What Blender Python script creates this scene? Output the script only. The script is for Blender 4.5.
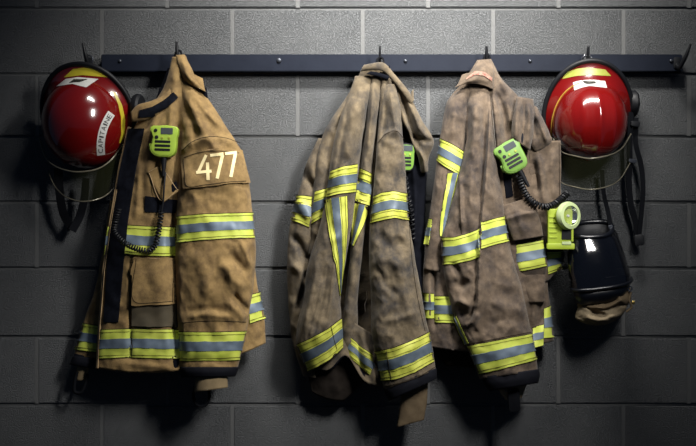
import bpy, bmesh, math, random
import numpy as np
from mathutils import Vector, Matrix
from mathutils.bvhtree import BVHTree

random.seed(7)
scene = bpy.context.scene
C = scene.collection
for o in list(bpy.data.objects):
    bpy.data.objects.remove(o)

# ------------------------------------------------------------------ camera
S = 327.0          # photo pixels per metre on the wall face
D = 3.2            # camera distance from the wall
ZC = 1.22          # camera height
CAM = np.array([0.0, -D, ZC])
cam = bpy.data.cameras.new('camera')
cam.sensor_width = 36.0
cam.lens = 36.0 * D / (696.0 / S)
cam_o = bpy.data.objects.new('camera', cam)
cam_o.location = (0, -D, ZC)
cam_o.rotation_euler = (math.pi / 2, 0, 0)
C.objects.link(cam_o)
scene.camera = cam_o

# ------------------------------------------------------------------ world, lights, exposure
world = bpy.data.worlds.new('world')
scene.world = world
world.use_nodes = True
bg = world.node_tree.nodes['Background']
bg.inputs['Color'].default_value = (0.26, 0.40, 0.68, 1)
bg.inputs['Strength'].default_value = 0.075


def area_light(name, loc, target, sx, sy, power, color, spread=180):
    l = bpy.data.lights.new(name, 'AREA')
    l.shape = 'RECTANGLE'
    l.size, l.size_y = sx, sy
    l.energy = power
    l.color = color
    l.spread = math.radians(spread)
    o = bpy.data.objects.new(name, l)
    o.location = loc
    o.rotation_euler = (Vector(target) - Vector(loc)).to_track_quat('-Z', 'Y').to_euler()
    C.objects.link(o)
    return o


# strip lamp on the ceiling just in front of the wall: washes the top of it
area_light('ceiling_strip_light', (0.20, -0.60, 2.50), (0.20, 0.0, 1.80), 1.1, 0.14, 19, (1.0, 0.965, 0.91), 84)
# room lamp behind and above the viewer
area_light('room_light', (0.90, -1.55, 2.28), (0.02, 0, 1.28), 0.28, 0.6, 11.8, (1.0, 0.97, 0.93), 60)

scene.view_settings.view_transform = 'Standard'
scene.view_settings.look = 'None'
scene.view_settings.gamma = 1.0
scene.view_settings.use_curve_mapping = False
scene.view_settings.exposure = 0.0

# ------------------------------------------------------------------ materials
MAT = {}


def mat(name, color, rough=0.8, metal=0.0, color2=None, nscale=30, bump=0.0, bscale=200, bdist=0.001,
        coat=0.0, sheen=0.0, twill=False, stains=None, alpha=None, trans=0.0, spec=0.5, rnd=0.0):
    m = bpy.data.materials.new(name)
    m.use_nodes = True
    nt = m.node_tree
    N, L = nt.nodes, nt.links
    b = N['Principled BSDF']
    b.inputs['Roughness'].default_value = rough
    b.inputs['Metallic'].default_value = metal
    b.inputs['Coat Weight'].default_value = coat
    b.inputs['Coat Roughness'].default_value = 0.05
    b.inputs['Sheen Weight'].default_value = sheen
    b.inputs['Specular IOR Level'].default_value = spec
    b.inputs['Transmission Weight'].default_value = trans
    if alpha is not None:
        b.inputs['Alpha'].default_value = alpha
    b.inputs['Base Color'].default_value = (*color, 1)
    tc = N.new('ShaderNodeTexCoord')
    col = None
    if color2:
        n = N.new('ShaderNodeTexNoise')
        n.inputs['Scale'].default_value = nscale
        n.inputs['Detail'].default_value = 6
        n.inputs['Roughness'].default_value = 0.65
        L.new(tc.outputs['Object'], n.inputs['Vector'])
        r = N.new('ShaderNodeValToRGB')
        r.color_ramp.elements[0].position = 0.33
        r.color_ramp.elements[1].position = 0.68
        r.color_ramp.elements[0].color = (*color, 1)
        r.color_ramp.elements[1].color = (*color2, 1)
        L.new(n.outputs['Fac'], r.inputs['Fac'])
        col = r.outputs['Color']
    if stains:
        scol, sscale, lo, hi = stains
        n = N.new('ShaderNodeTexNoise')
        n.inputs['Scale'].default_value = sscale
        n.inputs['Detail'].default_value = 8
        n.inputs['Roughness'].default_value = 0.7
        L.new(tc.outputs['Object'], n.inputs['Vector'])
        r = N.new('ShaderNodeMapRange')
        r.inputs['From Min'].default_value = lo
        r.inputs['From Max'].default_value = hi
        L.new(n.outputs['Fac'], r.inputs['Value'])
        mx = N.new('ShaderNodeMix')
        mx.data_type = 'RGBA'
        L.new(r.outputs['Result'], mx.inputs['Factor'])
        if col:
            L.new(col, mx.inputs['A'])
        else:
            mx.inputs['A'].default_value = (*color, 1)
        mx.inputs['B'].default_value = (*scol, 1)
        col = mx.outputs['Result']
    if rnd:
        oi = N.new('ShaderNodeObjectInfo')
        mr = N.new('ShaderNodeMapRange')
        mr.inputs['To Min'].default_value = 1 - rnd
        mr.inputs['To Max'].default_value = 1 + rnd
        L.new(oi.outputs['Random'], mr.inputs['Value'])
        hs = N.new('ShaderNodeHueSaturation')
        if col:
            L.new(col, hs.inputs['Color'])
        else:
            hs.inputs['Color'].default_value = (*color, 1)
        L.new(mr.outputs['Result'], hs.inputs['Value'])
        col = hs.outputs['Color']
    if col:
        L.new(col, b.inputs['Base Color'])
    if bump:
        n = N.new('ShaderNodeTexNoise')
        n.inputs['Scale'].default_value = bscale
        n.inputs['Detail'].default_value = 7
        n.inputs['Roughness'].default_value = 0.65
        L.new(tc.outputs['Object'], n.inputs['Vector'])
        h = n.outputs['Fac']
        if twill:
            w = N.new('ShaderNodeTexWave')
            w.inputs['Scale'].default_value = 260
            w.inputs['Distortion'].default_value = 1.5
            w.bands_direction = 'DIAGONAL'
            L.new(tc.outputs['Object'], w.inputs['Vector'])
            ad = N.new('ShaderNodeMath')
            ad.operation = 'MULTIPLY_ADD'
            L.new(w.outputs['Fac'], ad.inputs[0])
            ad.inputs[1].default_value = 0.12
            L.new(n.outputs['Fac'], ad.inputs[2])
            h = ad.outputs[0]
        bp = N.new('ShaderNodeBump')
        bp.inputs['Strength'].default_value = bump
        bp.inputs['Distance'].default_value = bdist
        L.new(h, bp.inputs['Height'])
        L.new(bp.outputs['Normal'], b.inputs['Normal'])
    MAT[name] = m
    return m


def wall_material():
    m = mat('painted_block', (0.074, 0.078, 0.082), rough=0.62, rnd=0.07, color2=(0.092, 0.096, 0.099), nscale=9, spec=0.35)
    nt = m.node_tree
    N, L = nt.nodes, nt.links
    b = N['Principled BSDF']
    tc = N.new('ShaderNodeTexCoord')
    n = N.new('ShaderNodeTexNoise')
    n.inputs['Scale'].default_value = 270
    n.inputs['Detail'].default_value = 3
    n.inputs['Roughness'].default_value = 0.6
    L.new(tc.outputs['Object'], n.inputs['Vector'])
    # the pores of the concrete: only the low end of the noise digs in
    r = N.new('ShaderNodeValToRGB')
    r.color_ramp.elements[0].position = 0.38
    r.color_ramp.elements[1].position = 0.54
    L.new(n.outputs['Fac'], r.inputs['Fac'])
    n2 = N.new('ShaderNodeTexNoise')
    n2.inputs['Scale'].default_value = 480
    n2.inputs['Detail'].default_value = 3
    L.new(tc.outputs['Object'], n2.inputs['Vector'])
    ad = N.new('ShaderNodeMath')
    ad.operation = 'MULTIPLY_ADD'
    L.new(n2.outputs['Fac'], ad.inputs[0])
    ad.inputs[1].default_value = 0.35
    L.new(r.outputs['Color'], ad.inputs[2])
    bp = N.new('ShaderNodeBump')
    bp.inputs['Strength'].default_value = 1.0
    bp.inputs['Distance'].default_value = 0.0034
    L.new(ad.outputs[0], bp.inputs['Height'])
    L.new(bp.outputs['Normal'], b.inputs['Normal'])


wall_material()
mat('mortar', (0.074, 0.076, 0.076), rough=0.65, bump=0.8, bscale=260, bdist=0.0025)
mat('floor_concrete', (0.06, 0.062, 0.065), rough=0.55, color2=(0.085, 0.086, 0.088), nscale=4, bump=0.2, bscale=90)
mat('rail_paint', (0.0045, 0.0065, 0.0130), rough=0.6, bump=0.15, bscale=120, color2=(0.0065, 0.009, 0.0165), nscale=20, spec=0.12)
mat('black_steel', (0.004, 0.0045, 0.006), rough=0.4, spec=0.3, color2=(0.006, 0.0065, 0.008), nscale=60)
mat('bolt_steel', (0.045, 0.05, 0.062), rough=0.35, metal=0.6, bump=0.1)
mat('chrome', (0.62, 0.62, 0.66), rough=0.13, metal=1.0, bump=0.03)
# jacket cloths
mat('gold_canvas', (0.150, 0.097, 0.037), rough=0.85, color2=(0.230, 0.150, 0.060), nscale=45, stains=((0.070, 0.043, 0.022), 20, 0.46, 0.78),
    bump=0.55, bscale=75, bdist=0.0022, twill=True, sheen=0.08, spec=0.2)
mat('tan_canvas', (0.070, 0.054, 0.033), rough=0.87, color2=(0.126, 0.097, 0.060), nscale=40, stains=((0.026, 0.023, 0.021), 13, 0.43, 0.66),
    bump=0.6, bscale=70, bdist=0.0025, twill=True, sheen=0.08, spec=0.2)
mat('brown_canvas', (0.074, 0.054, 0.037), rough=0.87, color2=(0.128, 0.094, 0.065), nscale=40, stains=((0.032, 0.025, 0.022), 13, 0.43, 0.66),
    bump=0.6, bscale=70, bdist=0.0025, twill=True, sheen=0.08, spec=0.2)
mat('pale_piping', (0.26, 0.175, 0.085), rough=0.8, bump=0.3, bscale=300)
mat('olive_canvas', (0.040, 0.032, 0.017), rough=0.85, color2=(0.055, 0.042, 0.022), bump=0.3, bscale=150)
mat('lime_tape', (0.44, 0.48, 0.075), rough=0.6, color2=(0.36, 0.43, 0.045), nscale=24, bump=0.25, bscale=260, bdist=0.0006, sheen=0.05)
mat('lime_tape_worn', (0.40, 0.41, 0.06), rough=0.65, color2=(0.31, 0.34, 0.035), nscale=24,
    stains=((0.12, 0.11, 0.035), 30, 0.54, 0.78), bump=0.35, bscale=240, bdist=0.0008)
mat('silver_tape', (0.095, 0.125, 0.165), rough=0.5, metal=0.2, color2=(0.12, 0.155, 0.195), nscale=40, bump=0.12, bscale=400, bdist=0.0004, spec=0.3)
mat('silver_tape_worn', (0.048, 0.066, 0.088), rough=0.5, metal=0.15, color2=(0.075, 0.098, 0.122), nscale=30,
    stains=((0.05, 0.05, 0.05), 26, 0.55, 0.8), bump=0.2, bscale=300, bdist=0.0005, spec=0.3)
mat('navy_velcro', (0.0026, 0.003, 0.005), rough=0.95, bump=0.5, bscale=600, bdist=0.0008, spec=0.06, color2=(0.005, 0.006, 0.01), nscale=80)
mat('navy_lining', (0.0022, 0.0026, 0.0045), rough=0.9, bump=0.3, bscale=140, spec=0.05, color2=(0.0035, 0.004, 0.0065), nscale=30)
mat('dark_brown_cloth', (0.008, 0.0062, 0.005), rough=0.9, bump=0.5, bscale=90, bdist=0.002, spec=0.1, color2=(0.013, 0.010, 0.008), nscale=30)
mat('dark_cuff', (0.0045, 0.005, 0.008), rough=0.85, bump=0.4, bscale=180, spec=0.12)
mat('wristlet_knit', (0.15, 0.11, 0.055), rough=0.95, bump=0.5, bscale=260, color2=(0.19, 0.14, 0.075), nscale=40)
mat('thread', (0.018, 0.013, 0.008), rough=0.9, bump=0.2, spec=0.1)
mat('tape_thread', (0.12, 0.12, 0.02), rough=0.9, bump=0.2, spec=0.1)
mat('number_print', (0.60, 0.50, 0.25), rough=0.7, color2=(0.68, 0.58, 0.33), nscale=60, bump=0.2, bscale=300)
mat('red_embroidery', (0.13, 0.03, 0.02), rough=0.8, color2=(0.24, 0.15, 0.11), nscale=140, bump=0.3, bscale=400)
# equipment
mat('red_shell', (0.125, 0.0032, 0.003), rough=0.2, coat=1.0, bump=0.02, bscale=8, color2=(0.105, 0.003, 0.0025), nscale=5, spec=0.4)
mat('black_rubber', (0.004, 0.0045, 0.006), rough=0.5, bump=0.1, bscale=200, spec=0.25)
mat('black_webbing', (0.0035, 0.004, 0.0055), rough=0.9, bump=0.4, bscale=500, spec=0.08)
mat('white_sticker', (0.5, 0.5, 0.48), rough=0.3, bump=0.03, color2=(0.44, 0.44, 0.42), nscale=40)
mat('yellow_sticker', (0.40, 0.33, 0.02), rough=0.35, bump=0.03, color2=(0.34, 0.29, 0.02), nscale=50)
mat('olive_sticker', (0.20, 0.24, 0.022), rough=0.35, color2=(0.25, 0.25, 0.045), nscale=90, bump=0.05)
mat('gold_piping', (0.32, 0.19, 0.03), rough=0.3, bump=0.02)
mat('ink', (0.012, 0.012, 0.012), rough=0.5, bump=0.02)
mat('mic_lime', (0.24, 0.35, 0.04), rough=0.45, bump=0.06, bscale=500, color2=(0.22, 0.32, 0.035), nscale=30, spec=0.4)
mat('mic_green', (0.095, 0.19, 0.030), rough=0.45, bump=0.06, bscale=500, color2=(0.11, 0.21, 0.033), nscale=30, spec=0.4)
mat('torch_lime', (0.25, 0.32, 0.025), rough=0.45, bump=0.06, bscale=400, color2=(0.23, 0.30, 0.025), nscale=30, spec=0.4)
mat('glow_ring', (0.34, 0.42, 0.20), rough=0.4, bump=0.03, color2=(0.38, 0.45, 0.24), nscale=30)
mat('grey_screen', (0.05, 0.058, 0.062), rough=0.25, bump=0.02, color2=(0.042, 0.05, 0.053), nscale=40)
mat('visor_plastic', (0.030, 0.033, 0.014), rough=0.12, alpha=0.13, spec=0.25, bump=0.01)
mat('visor_edge', (0.12, 0.11, 0.08), rough=0.35, metal=0.3, bump=0.02)
mat('mask_lens', (0.0020, 0.0024, 0.004), rough=0.08, alpha=0.85, coat=0.5, bump=0.01, bscale=10)
mat('mask_rubber', (0.0024, 0.003, 0.005), rough=0.3, bump=0.05, bscale=100, spec=0.4)
mat('leather', (0.13, 0.10, 0.062), rough=0.85, color2=(0.175, 0.14, 0.09), nscale=25, bump=0.5, bscale=90, bdist=0.002, spec=0.2)
mat('leather_brown', (0.085, 0.06, 0.034), rough=0.85, color2=(0.115, 0.085, 0.05), nscale=25, bump=0.5, bscale=90, bdist=0.002, spec=0.2)
mat('brass', (0.55, 0.40, 0.12), rough=0.3, metal=1.0, bump=0.03)
mat('lens_glass', (0.5, 0.55, 0.6), rough=0.05, alpha=0.06, spec=0.8, bump=0.01)

# ------------------------------------------------------------------ geometry helpers


def pw(px, py, d):
    """photo pixel + distance in front of the wall (m) -> world points (..., 3)"""
    px, py, d = np.broadcast_arrays(np.asarray(px, float), np.asarray(py, float), np.asarray(d, float))
    k = (D - d) / D
    return np.stack([(px - 348.0) / S * k, -d, ZC - (py - 223.0) / S * k], -1)


BV = {}        # object name -> BVH in world space
ROOT = {}      # object name -> world offset of its frame


def link(name, me, parent=None, mats=None, smooth=True, bvh=None):
    o = bpy.data.objects.new(name, me)
    C.objects.link(o)
    for m in (mats or []):
        me.materials.append(MAT[m])
    if smooth:
        me.polygons.foreach_set('use_smooth', [True] * len(me.polygons))
    if parent is not None:
        o.parent = parent
    return o


def offset_of(parent):
    v = Vector((0, 0, 0))
    p = parent
    while p is not None:
        v += p.location
        p = p.parent
    return np.array(v)


def mesh_obj(name, verts, faces, parent, mats, smooth=True, midx=None, sharp=None):
    """verts in world space; stored relative to the parent's frame"""
    verts = np.asarray(verts, float)
    off = offset_of(parent)
    if parent is None:
        off = verts.mean(0)
        off[2] = verts[:, 2].min()
    me = bpy.data.meshes.new(name)
    me.from_pydata((verts - off).tolist(), [], faces)
    if isinstance(mats, str):
        mats = [mats]
    o = link(name, me, parent, mats, smooth)
    if midx is not None:
        me.polygons.foreach_set('material_index', midx)
    bm = bmesh.new()
    bm.from_mesh(me)
    bmesh.ops.recalc_face_normals(bm, faces=bm.faces)
    bm.to_mesh(me)
    bm.free()
    if sharp:
        me.set_sharp_from_angle(angle=math.radians(sharp))
    if parent is None:
        o.location = off
    o['_w'] = 0
    del o['_w']
    BV[o.name] = BVHTree.FromPolygons([Vector(v) for v in verts], faces)
    return o


def bm_obj(name, bm, parent, mats, matrix=None, smooth=True, sharp=35):
    if matrix is not None:
        bmesh.ops.transform(bm, matrix=matrix, verts=bm.verts)
    bmesh.ops.recalc_face_normals(bm, faces=bm.faces)
    bm.verts.index_update()
    v = [tuple(x.co) for x in bm.verts]
    f = [[x.index for x in p.verts] for p in bm.faces]
    bm.free()
    return mesh_obj(name, v, f, parent, mats, smooth, sharp=sharp)


def thing(name, label, cat, loc, group=None):
    o = bpy.data.objects.new(name, None)
    o.empty_display_size = 0.05
    C.objects.link(o)
    o.location = loc
    return tag(o, label, cat, group)


def tag(o, label, cat, group=None):
    o['label'] = label
    o['category'] = cat
    if group:
        o['group'] = group
    return o


# -------- numpy value noise
_rng = np.random.RandomState(3)
_LAT = _rng.rand(256, 256)


def vnoise(x, y):
    xi = np.floor(x).astype(int)
    yi = np.floor(y).astype(int)
    fx, fy = x - xi, y - yi
    fx = fx * fx * (3 - 2 * fx)
    fy = fy * fy * (3 - 2 * fy)
    g = lambda a, b: _LAT[a % 256, b % 256]
    return (g(xi, yi) * (1 - fx) + g(xi + 1, yi) * fx) * (1 - fy) + (g(xi, yi + 1) * (1 - fx) + g(xi + 1, yi + 1) * fx) * fy


def fbm(x, y, o=3):
    s, a, t = 0, 1, 0
    for k in range(o):
        s = s + a * vnoise(x * 2 ** k + 17.3 * k, y * 2 ** k + 5.1 * k)
        t += a
        a *= 0.5
    return s / t


def polydist(px, py, pts):
    """signed distance to a polyline (positive = right of its downward direction) and position 0..1 along it"""
    pts = np.array(pts, float)
    best = np.full(px.shape, 1e9)
    sd = np.zeros(px.shape)
    tt = np.zeros(px.shape)
    seg = np.linalg.norm(np.diff(pts, axis=0), axis=1)
    cum = np.concatenate([[0], np.cumsum(seg)])
    for i in range(len(pts) - 1):
        a, b = pts[i], pts[i + 1]
        e = b - a
        ll = max((e ** 2).sum(), 1e-9)
        t = np.clip(((px - a[0]) * e[0] + (py - a[1]) * e[1]) / ll, 0, 1)
        dx, dy = px - (a[0] + t * e[0]), py - (a[1] + t * e[1])
        d = np.hypot(dx, dy)
        side = np.sign(-(e[0] * dy - e[1] * dx))
        m = d < best
        best = np.where(m, d, best)
        sd = np.where(m, d * np.where(side == 0, 1, side), sd)
        tt = np.where(m, (cum[i] + t * seg[i]) / cum[-1], tt)
    return sd, best, tt


def fold_disp(px, py, folds):
    """ridges ('r'), overlaps ('s'): displacement towards the room, metres"""
    out = np.zeros(px.shape)
    for f in folds:
        kind, pts, w, amp = f[:4]
        amp = amp * (1.9 if kind == 's' else 1.5)
        sd, d, t = polydist(px, py, pts)
        tap = np.clip(np.minimum(t, 1 - t) * 5 + 0.15, 0, 1)
        if kind == 'R':        # ridge that keeps its height to the ends
            tap = np.clip(1.2 - np.maximum(0, d - w) / (w * 2), 0, 1) * 0 + 1
        if kind in 'rR':
            out += amp * tap * np.exp(-(d / w) ** 2)
        else:                  # 's': sharp on the left of the line, fading slowly to the right (amp<0 flips)
            lo, hi = (1.3, w)
            s = sd if amp > 0 else -sd
            out += abs(amp) * tap * np.where(s > 0, np.exp(-(s / hi) ** 2), np.exp(-(s / lo) ** 2))
    return out


def hermite(rows, n):
    rows = np.array(rows, float)
    mid = (rows[:, 0:2] + rows[:, 2:4]) / 2
    ch = np.linalg.norm(np.diff(mid, axis=0), axis=1) + 0.5
    t = np.concatenate([[0], np.cumsum(ch)])
    T = np.linspace(0, t[-1], n)
    m = np.gradient(rows, t, axis=0) if len(rows) > 2 else np.repeat(((rows[1] - rows[0]) / t[-1])[None], 2, 0)
    out = []
    for x in T:
        i = min(np.searchsorted(t, x, side='right') - 1, len(t) - 2)
        h = t[i + 1] - t[i]
        s = (x - t[i]) / h
        out.append((2 * s**3 - 3 * s**2 + 1) * rows[i] + (s**3 - 2 * s**2 + s) * h * m[i]
                   + (-2 * s**3 + 3 * s**2) * rows[i + 1] + (s**3 - s**2) * h * m[i + 1])
    return np.array(out)


def loft(name, parent, mats, rows, folds=(), nf=64, nb=18, nv=None, q=0.85, noise=0.004, nsx=16, nsy=30, seed=0,
         warp=None, lining=True, wob=0.6, taper_noise=1.0):
    """closed hollow cloth tube. rows: (lx,ly,rx,ry,edge depth,front bulge,back bulge[,sag])"""
    rows = [tuple(r) + (0,) * (8 - len(r)) for r in rows]
    length = sum(math.hypot((a[0] + a[2] - b[0] - b[2]) / 2, (a[1] + a[3] - b[1] - b[3]) / 2) for a, b in zip(rows, rows[1:]))
    nv = nv or max(10, int(length / 1.9))
    R = hermite(rows, nv)
    th = np.concatenate([np.linspace(0, math.pi, nf, endpoint=False), np.linspace(math.pi, 2 * math.pi, nb, endpoint=False)])
    a = -np.cos(th)[None]
    s = np.sin(th)[None]
    lx, ly, rx, ry, dm, F, B, sag = [R[:, i:i + 1] for i in range(8)]
    px = (lx + rx) / 2 + (rx - lx) / 2 * a
    py = (ly + ry) / 2 + (ry - ly) / 2 * a + sag * (1 - a * a)
    if wob:
        px = px + wob * 2 * (fbm(py / 14 + seed * 3.1, px * 0.02 + seed, 2) - 0.5) * np.abs(a) ** 4
    d = dm + np.where(s >= 0, F * np.abs(s) ** q, -B * np.abs(s) ** q)
    w = np.clip(s * 2.2, 0, 1)
    if noise:
        n1 = fbm(px / nsx + seed * 7.7 + 40, py / nsy + seed * 3.3 + 40, 3) - 0.5
        n2 = 1 - np.abs(2 * fbm((px + py * 0.4) / (nsx * 1.4) + seed, (py - px * 0.5) / (nsy * 0.7) + 9 + seed, 2) - 1)
        n3 = 1 - np.abs(2 * fbm((px - py * 0.3) / (nsx * 0.5) + seed * 2, (py + px * 0.6) / (nsy * 0.35) + 3 * seed, 2) - 1)
        d = d + w * noise * (2.2 * n1 + 1.5 * (n2 - 0.75) + 0.55 * (n3 - 0.75))
    if folds:
        d = d + w * fold_disp(px, py, folds)
    d = np.maximum(d, 0.008)
    if warp:
        px, py, d = warp(px, py, d)
    nl = px.shape[1]
    loops = [pw(px[i], py[i], d[i]) for i in range(nv)]
    if lining:
        cpx, cpy, cd = px[-1].mean(), py[-1].mean(), d[-1].mean()
        for k, (sc, up) in enumerate(((0.93, 0.0), (0.80, 4.0), (0.62, 12.0))):
            loops.append(pw(cpx + (px[-1] - cpx) * sc, cpy + (py[-1] - cpy) * sc - up, cd + (d[-1] - cd) * sc))
    V = np.concatenate(loops)
    nl_rows = len(loops)
    faces, midx = [], []
    for i in range(nl_rows - 1):
        for j in range(nl):
            k = (j + 1) % nl
            faces.append((i * nl + j, i * nl + k, (i + 1) * nl + k, (i + 1) * nl + j))
            midx.append(1 if i >= nv - 1 else 0)
    faces.append(tuple(range(nl)))
    midx.append(0)
    faces.append(tuple(range((nl_rows - 1) * nl, nl_rows * nl)))
    midx.append(1 if lining else 0)
    mats = [mats] if isinstance(mats, str) else list(mats)
    if len(mats) == 1:
        mats = mats * 2
    return mesh_obj(name, V, faces, parent, mats, True, midx)


def cast(px, py, targets, back=False):
    p0 = pw(px, py, 0.0)
    cam_ = Vector(CAM)
    if not back:
        o, dr = cam_, (Vector(p0) - cam_).normalized()
    else:
        o, dr = Vector(p0), (cam_ - Vector(p0)).normalized()
    best = None
    for t in targets:
        loc, nor, idx, dist = BV[t.name].ray_cast(o, dr)
        if loc is not None and (best is None or dist < best[2]):
            if nor.dot(dr) > 0:
                nor = -nor
            best = (loc, nor, dist)
    return best


def patch(name, parent, material, grid, targets, off=0.0012, th=0.0018, smooth=1, back=None, sharp=None):
    """thick cloth/film patch laid on the surface of targets; grid = (ni,nj,2) photo positions"""
    grid = np.asarray(grid, float)
    ni, nj = grid.shape[:2]
    P = np.full((ni, nj, 3), np.nan)
    Nn = np.zeros((ni, nj, 3))
    for i in range(ni):
        for j in range(nj):
            bk = back is not None and back[j]
            h = cast(grid[i, j, 0], grid[i, j, 1], targets, bk)
            if h:
                P[i, j] = h[0]
                Nn[i, j] = h[1]
    for _ in range(60):
        miss = np.isnan(P[..., 0])
        if not miss.any():
            break
        if miss.all():
            for i in range(ni):
                for j in range(nj):
                    P[i, j] = pw(grid[i, j, 0], grid[i, j, 1], 0.1)
                    Nn[i, j] = (0, -1, 0)
            break
        for i, j in zip(*np.where(miss)):
            nb = [(i + a, j + b) for a, b in ((0, 1), (0, -1), (1, 0), (-1, 0)) if 0 <= i + a < ni and 0 <= j + b < nj and not np.isnan(P[i + a, j + b, 0])]
            if nb:
                dd = np.mean([-P[q][1] for q in nb])
                P[i, j] = pw(grid[i, j, 0], grid[i, j, 1], dd)
                Nn[i, j] = np.mean([Nn[q] for q in nb], 0)
    for _ in range(smooth):
        Q = P.copy()
        M = Nn.copy()
        Q[1:-1, 1:-1] = (P[1:-1, 1:-1] * 2 + P[:-2, 1:-1] + P[2:, 1:-1] + P[1:-1, :-2] + P[1:-1, 2:]) / 6
        M[1:-1, 1:-1] = (Nn[1:-1, 1:-1] * 2 + Nn[:-2, 1:-1] + Nn[2:, 1:-1] + Nn[1:-1, :-2] + Nn[1:-1, 2:]) / 6
        P = np.maximum(Q, -9)
        Nn = M
    Nn /= np.maximum(np.linalg.norm(Nn, axis=2, keepdims=True), 1e-6)
    top = P + Nn * (off + th)
    bot = P + Nn * (off - 0.0035)
    V = np.concatenate([top.reshape(-1, 3), bot.reshape(-1, 3)])
    K = ni * nj
    f = []
    ix = lambda i, j: i * nj + j
    for i in range(ni - 1):
        for j in range(nj - 1):
            f.append((ix(i, j), ix(i, j + 1), ix(i + 1, j + 1), ix(i + 1, j)))
            f.append((K + ix(i, j), K + ix(i + 1, j), K + ix(i + 1, j + 1), K + ix(i, j + 1)))
    ring = [ix(0, j) for j in range(nj)] + [ix(i, nj - 1) for i in range(1, ni)] + [ix(ni - 1, j) for j in range(nj - 2, -1, -1)] + [ix(i, 0) for i in range(ni - 2, 0, -1)]
    for a, b in zip(ring, ring[1:] + ring[:1]):
        f.append((a, b, K + b, K + a))
    return mesh_obj(name, V, f, parent, material, True, sharp=50)


def resample(pts, n):
    pts = np.array(pts, float)
    t = np.concatenate([[0], np.cumsum(np.linalg.norm(np.diff(pts, axis=0), axis=1))])
    T = np.linspace(0, t[-1], n)
    return np.stack([np.interp(T, t, pts[:, k]) for k in range(pts.shape[1])], -1)


def quad_grid(tl, tr, br, bl, ni, nj):
    s = np.linspace(0, 1, ni)[:, None, None]
    t = np.linspace(0, 1, nj)[None, :, None]
    tl, tr, br, bl = map(np.array, (tl, tr, br, bl))
    return (tl * (1 - t) + tr * t) * (1 - s) + (bl * (1 - t) + br * t) * s


def edge_grid(top, bot, ni, nj, a=0.0, b=1.0):
    T, B = resample(top, nj), resample(bot, nj)
    s = np.linspace(a, b, ni)[:, None, None]
    return T[None] * (1 - s) + B[None] * s


def strip(parent, targets, top, bot, worn=False, name='reflective_strip', wrap=(), label=None, n=None, th=0.0018, sil=(0.33, 0.66), smooth=1):
    """lime tape with a silver stripe along its middle"""
    L = np.linalg.norm(np.diff(np.array(top, float), axis=0), axis=1).sum()
    W = np.hypot(*(np.array(bot[0], float) - np.array(top[0], float)))
    nj = n or max(5, int(L / 1.8))
    ni = max(7, int(W / 2.0))

    def build(a, b, ni, off, nm, m, par):
        g = edge_grid(top, bot, ni, nj, a, b)
        back = [False] * nj
        ex, exr = [], []
        for k in (1, 2, 3):
            if 'L' in wrap:
                ex.insert(0, g[:, :1] + (g[:, 1:2] - g[:, :1]) * (k * 2.0))
            if 'R' in wrap:
                exr.append(g[:, -1:] + (g[:, -2:-1] - g[:, -1:]) * (k * 2.0))
        g = np.concatenate(ex + [g] + exr, 1)
        back = [True] * len(ex) + back + [True] * len(exr)
        return patch(nm, par, m, g, targets, off=off, th=th, back=back, smooth=smooth)

    o = build(0, 1, ni, 0.0008, name, 'lime_tape_worn' if worn else 'lime_tape', parent)
    e = 0.75 / W
    build(-e, 1 + e, ni, 0.0002, 'tape_binding', 'thread', o)
    build(sil[0], sil[1], max(4, ni // 2), 0.0022, 'silver_stripe', 'silver_tape_worn' if worn else 'silver_tape', o)
    if L > 12 and W > 14:
        hw = 0.22 / W
        for c in ((0.09, 0.27, 0.73, 0.91) if worn else (0.09, 0.91)):
            build(c - hw, c + hw, 2, 0.0016, 'stitching', 'tape_thread', o)
    return o


def tube(name, parent, material, pts, r, n=8, close=False, radii=None):
    pts = np.array(pts, float)
    m = len(pts)
    V, f = [], []
    tang = np.gradient(pts, axis=0)
    if close:
        tang = np.roll(pts, -1, 0) - np.roll(pts, 1, 0)
    tang /= np.maximum(np.linalg.norm(tang, axis=1, keepdims=True), 1e-9)
    up = np.array([0.31, -0.9, 0.3])
    u = np.cross(tang[0], up)
    u /= np.linalg.norm(u)
    for i in range(m):
        u = u - tang[i] * u.dot(tang[i])
        u /= np.linalg.norm(u)
        v = np.cross(tang[i], u)
        rr = radii[i] if radii is not None else r
        for k in range(n):
            an = 2 * math.pi * k / n
            V.append(pts[i] + rr * (math.cos(an) * u + math.sin(an) * v))
    for i in range(m if close else m - 1):
        i2 = (i + 1) % m
        for k in range(n):
            k2 = (k + 1) % n
            f.append((i * n + k, i * n + k2, i2 * n + k2, i2 * n + k))
    if not close:
        f.append(tuple(range(n)))
        f.append(tuple(range((m - 1) * n, m * n)))
    return mesh_obj(name, V, f, parent, material, True, sharp=60)


def smooth_path(pts, n):
    """Catmull-Rom through points"""
    pts = np.array(pts, float)
    t = np.concatenate([[0], np.cumsum(np.linalg.norm(np.diff(pts, axis=0), axis=1))])
    m = np.gradient(pts, t, axis=0)
    out = []
    for x in np.linspace(0, t[-1], n):
        i = min(np.searchsorted(t, x, side='right') - 1, len(t) - 2)
        h = t[i + 1] - t[i]
        s = (x - t[i]) / h
        out.append((2 * s**3 - 3 * s**2 + 1) * pts[i] + (s**3 - 2 * s**2 + s) * h * m[i]
                   + (-2 * s**3 + 3 * s**2) * pts[i + 1] + (s**3 - s**2) * h * m[i + 1])
    return np.array(out)


def px_path(pts, n):
    """[(px,py,depth)] -> smooth world path"""
    pts = np.array(pts, float)
    return smooth_path(pw(pts[:, 0], pts[:, 1], pts[:, 2]), n)


def surf_path(pts, targets, n, lift=0.0):
    """pixel polyline laid on surfaces"""
    P = smooth_path(np.array(pts, float), n)
    out, last = [], None
    for x, y in P:
        h = cast(x, y, targets)
        if h:
            last = (-h[0].y, h[1])
            out.append(np.array(h[0]) + np.array(h[1]) * lift)
        elif last:
            out.append(pw(x, y, last[0] + lift))
    return np.array(out)


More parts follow.
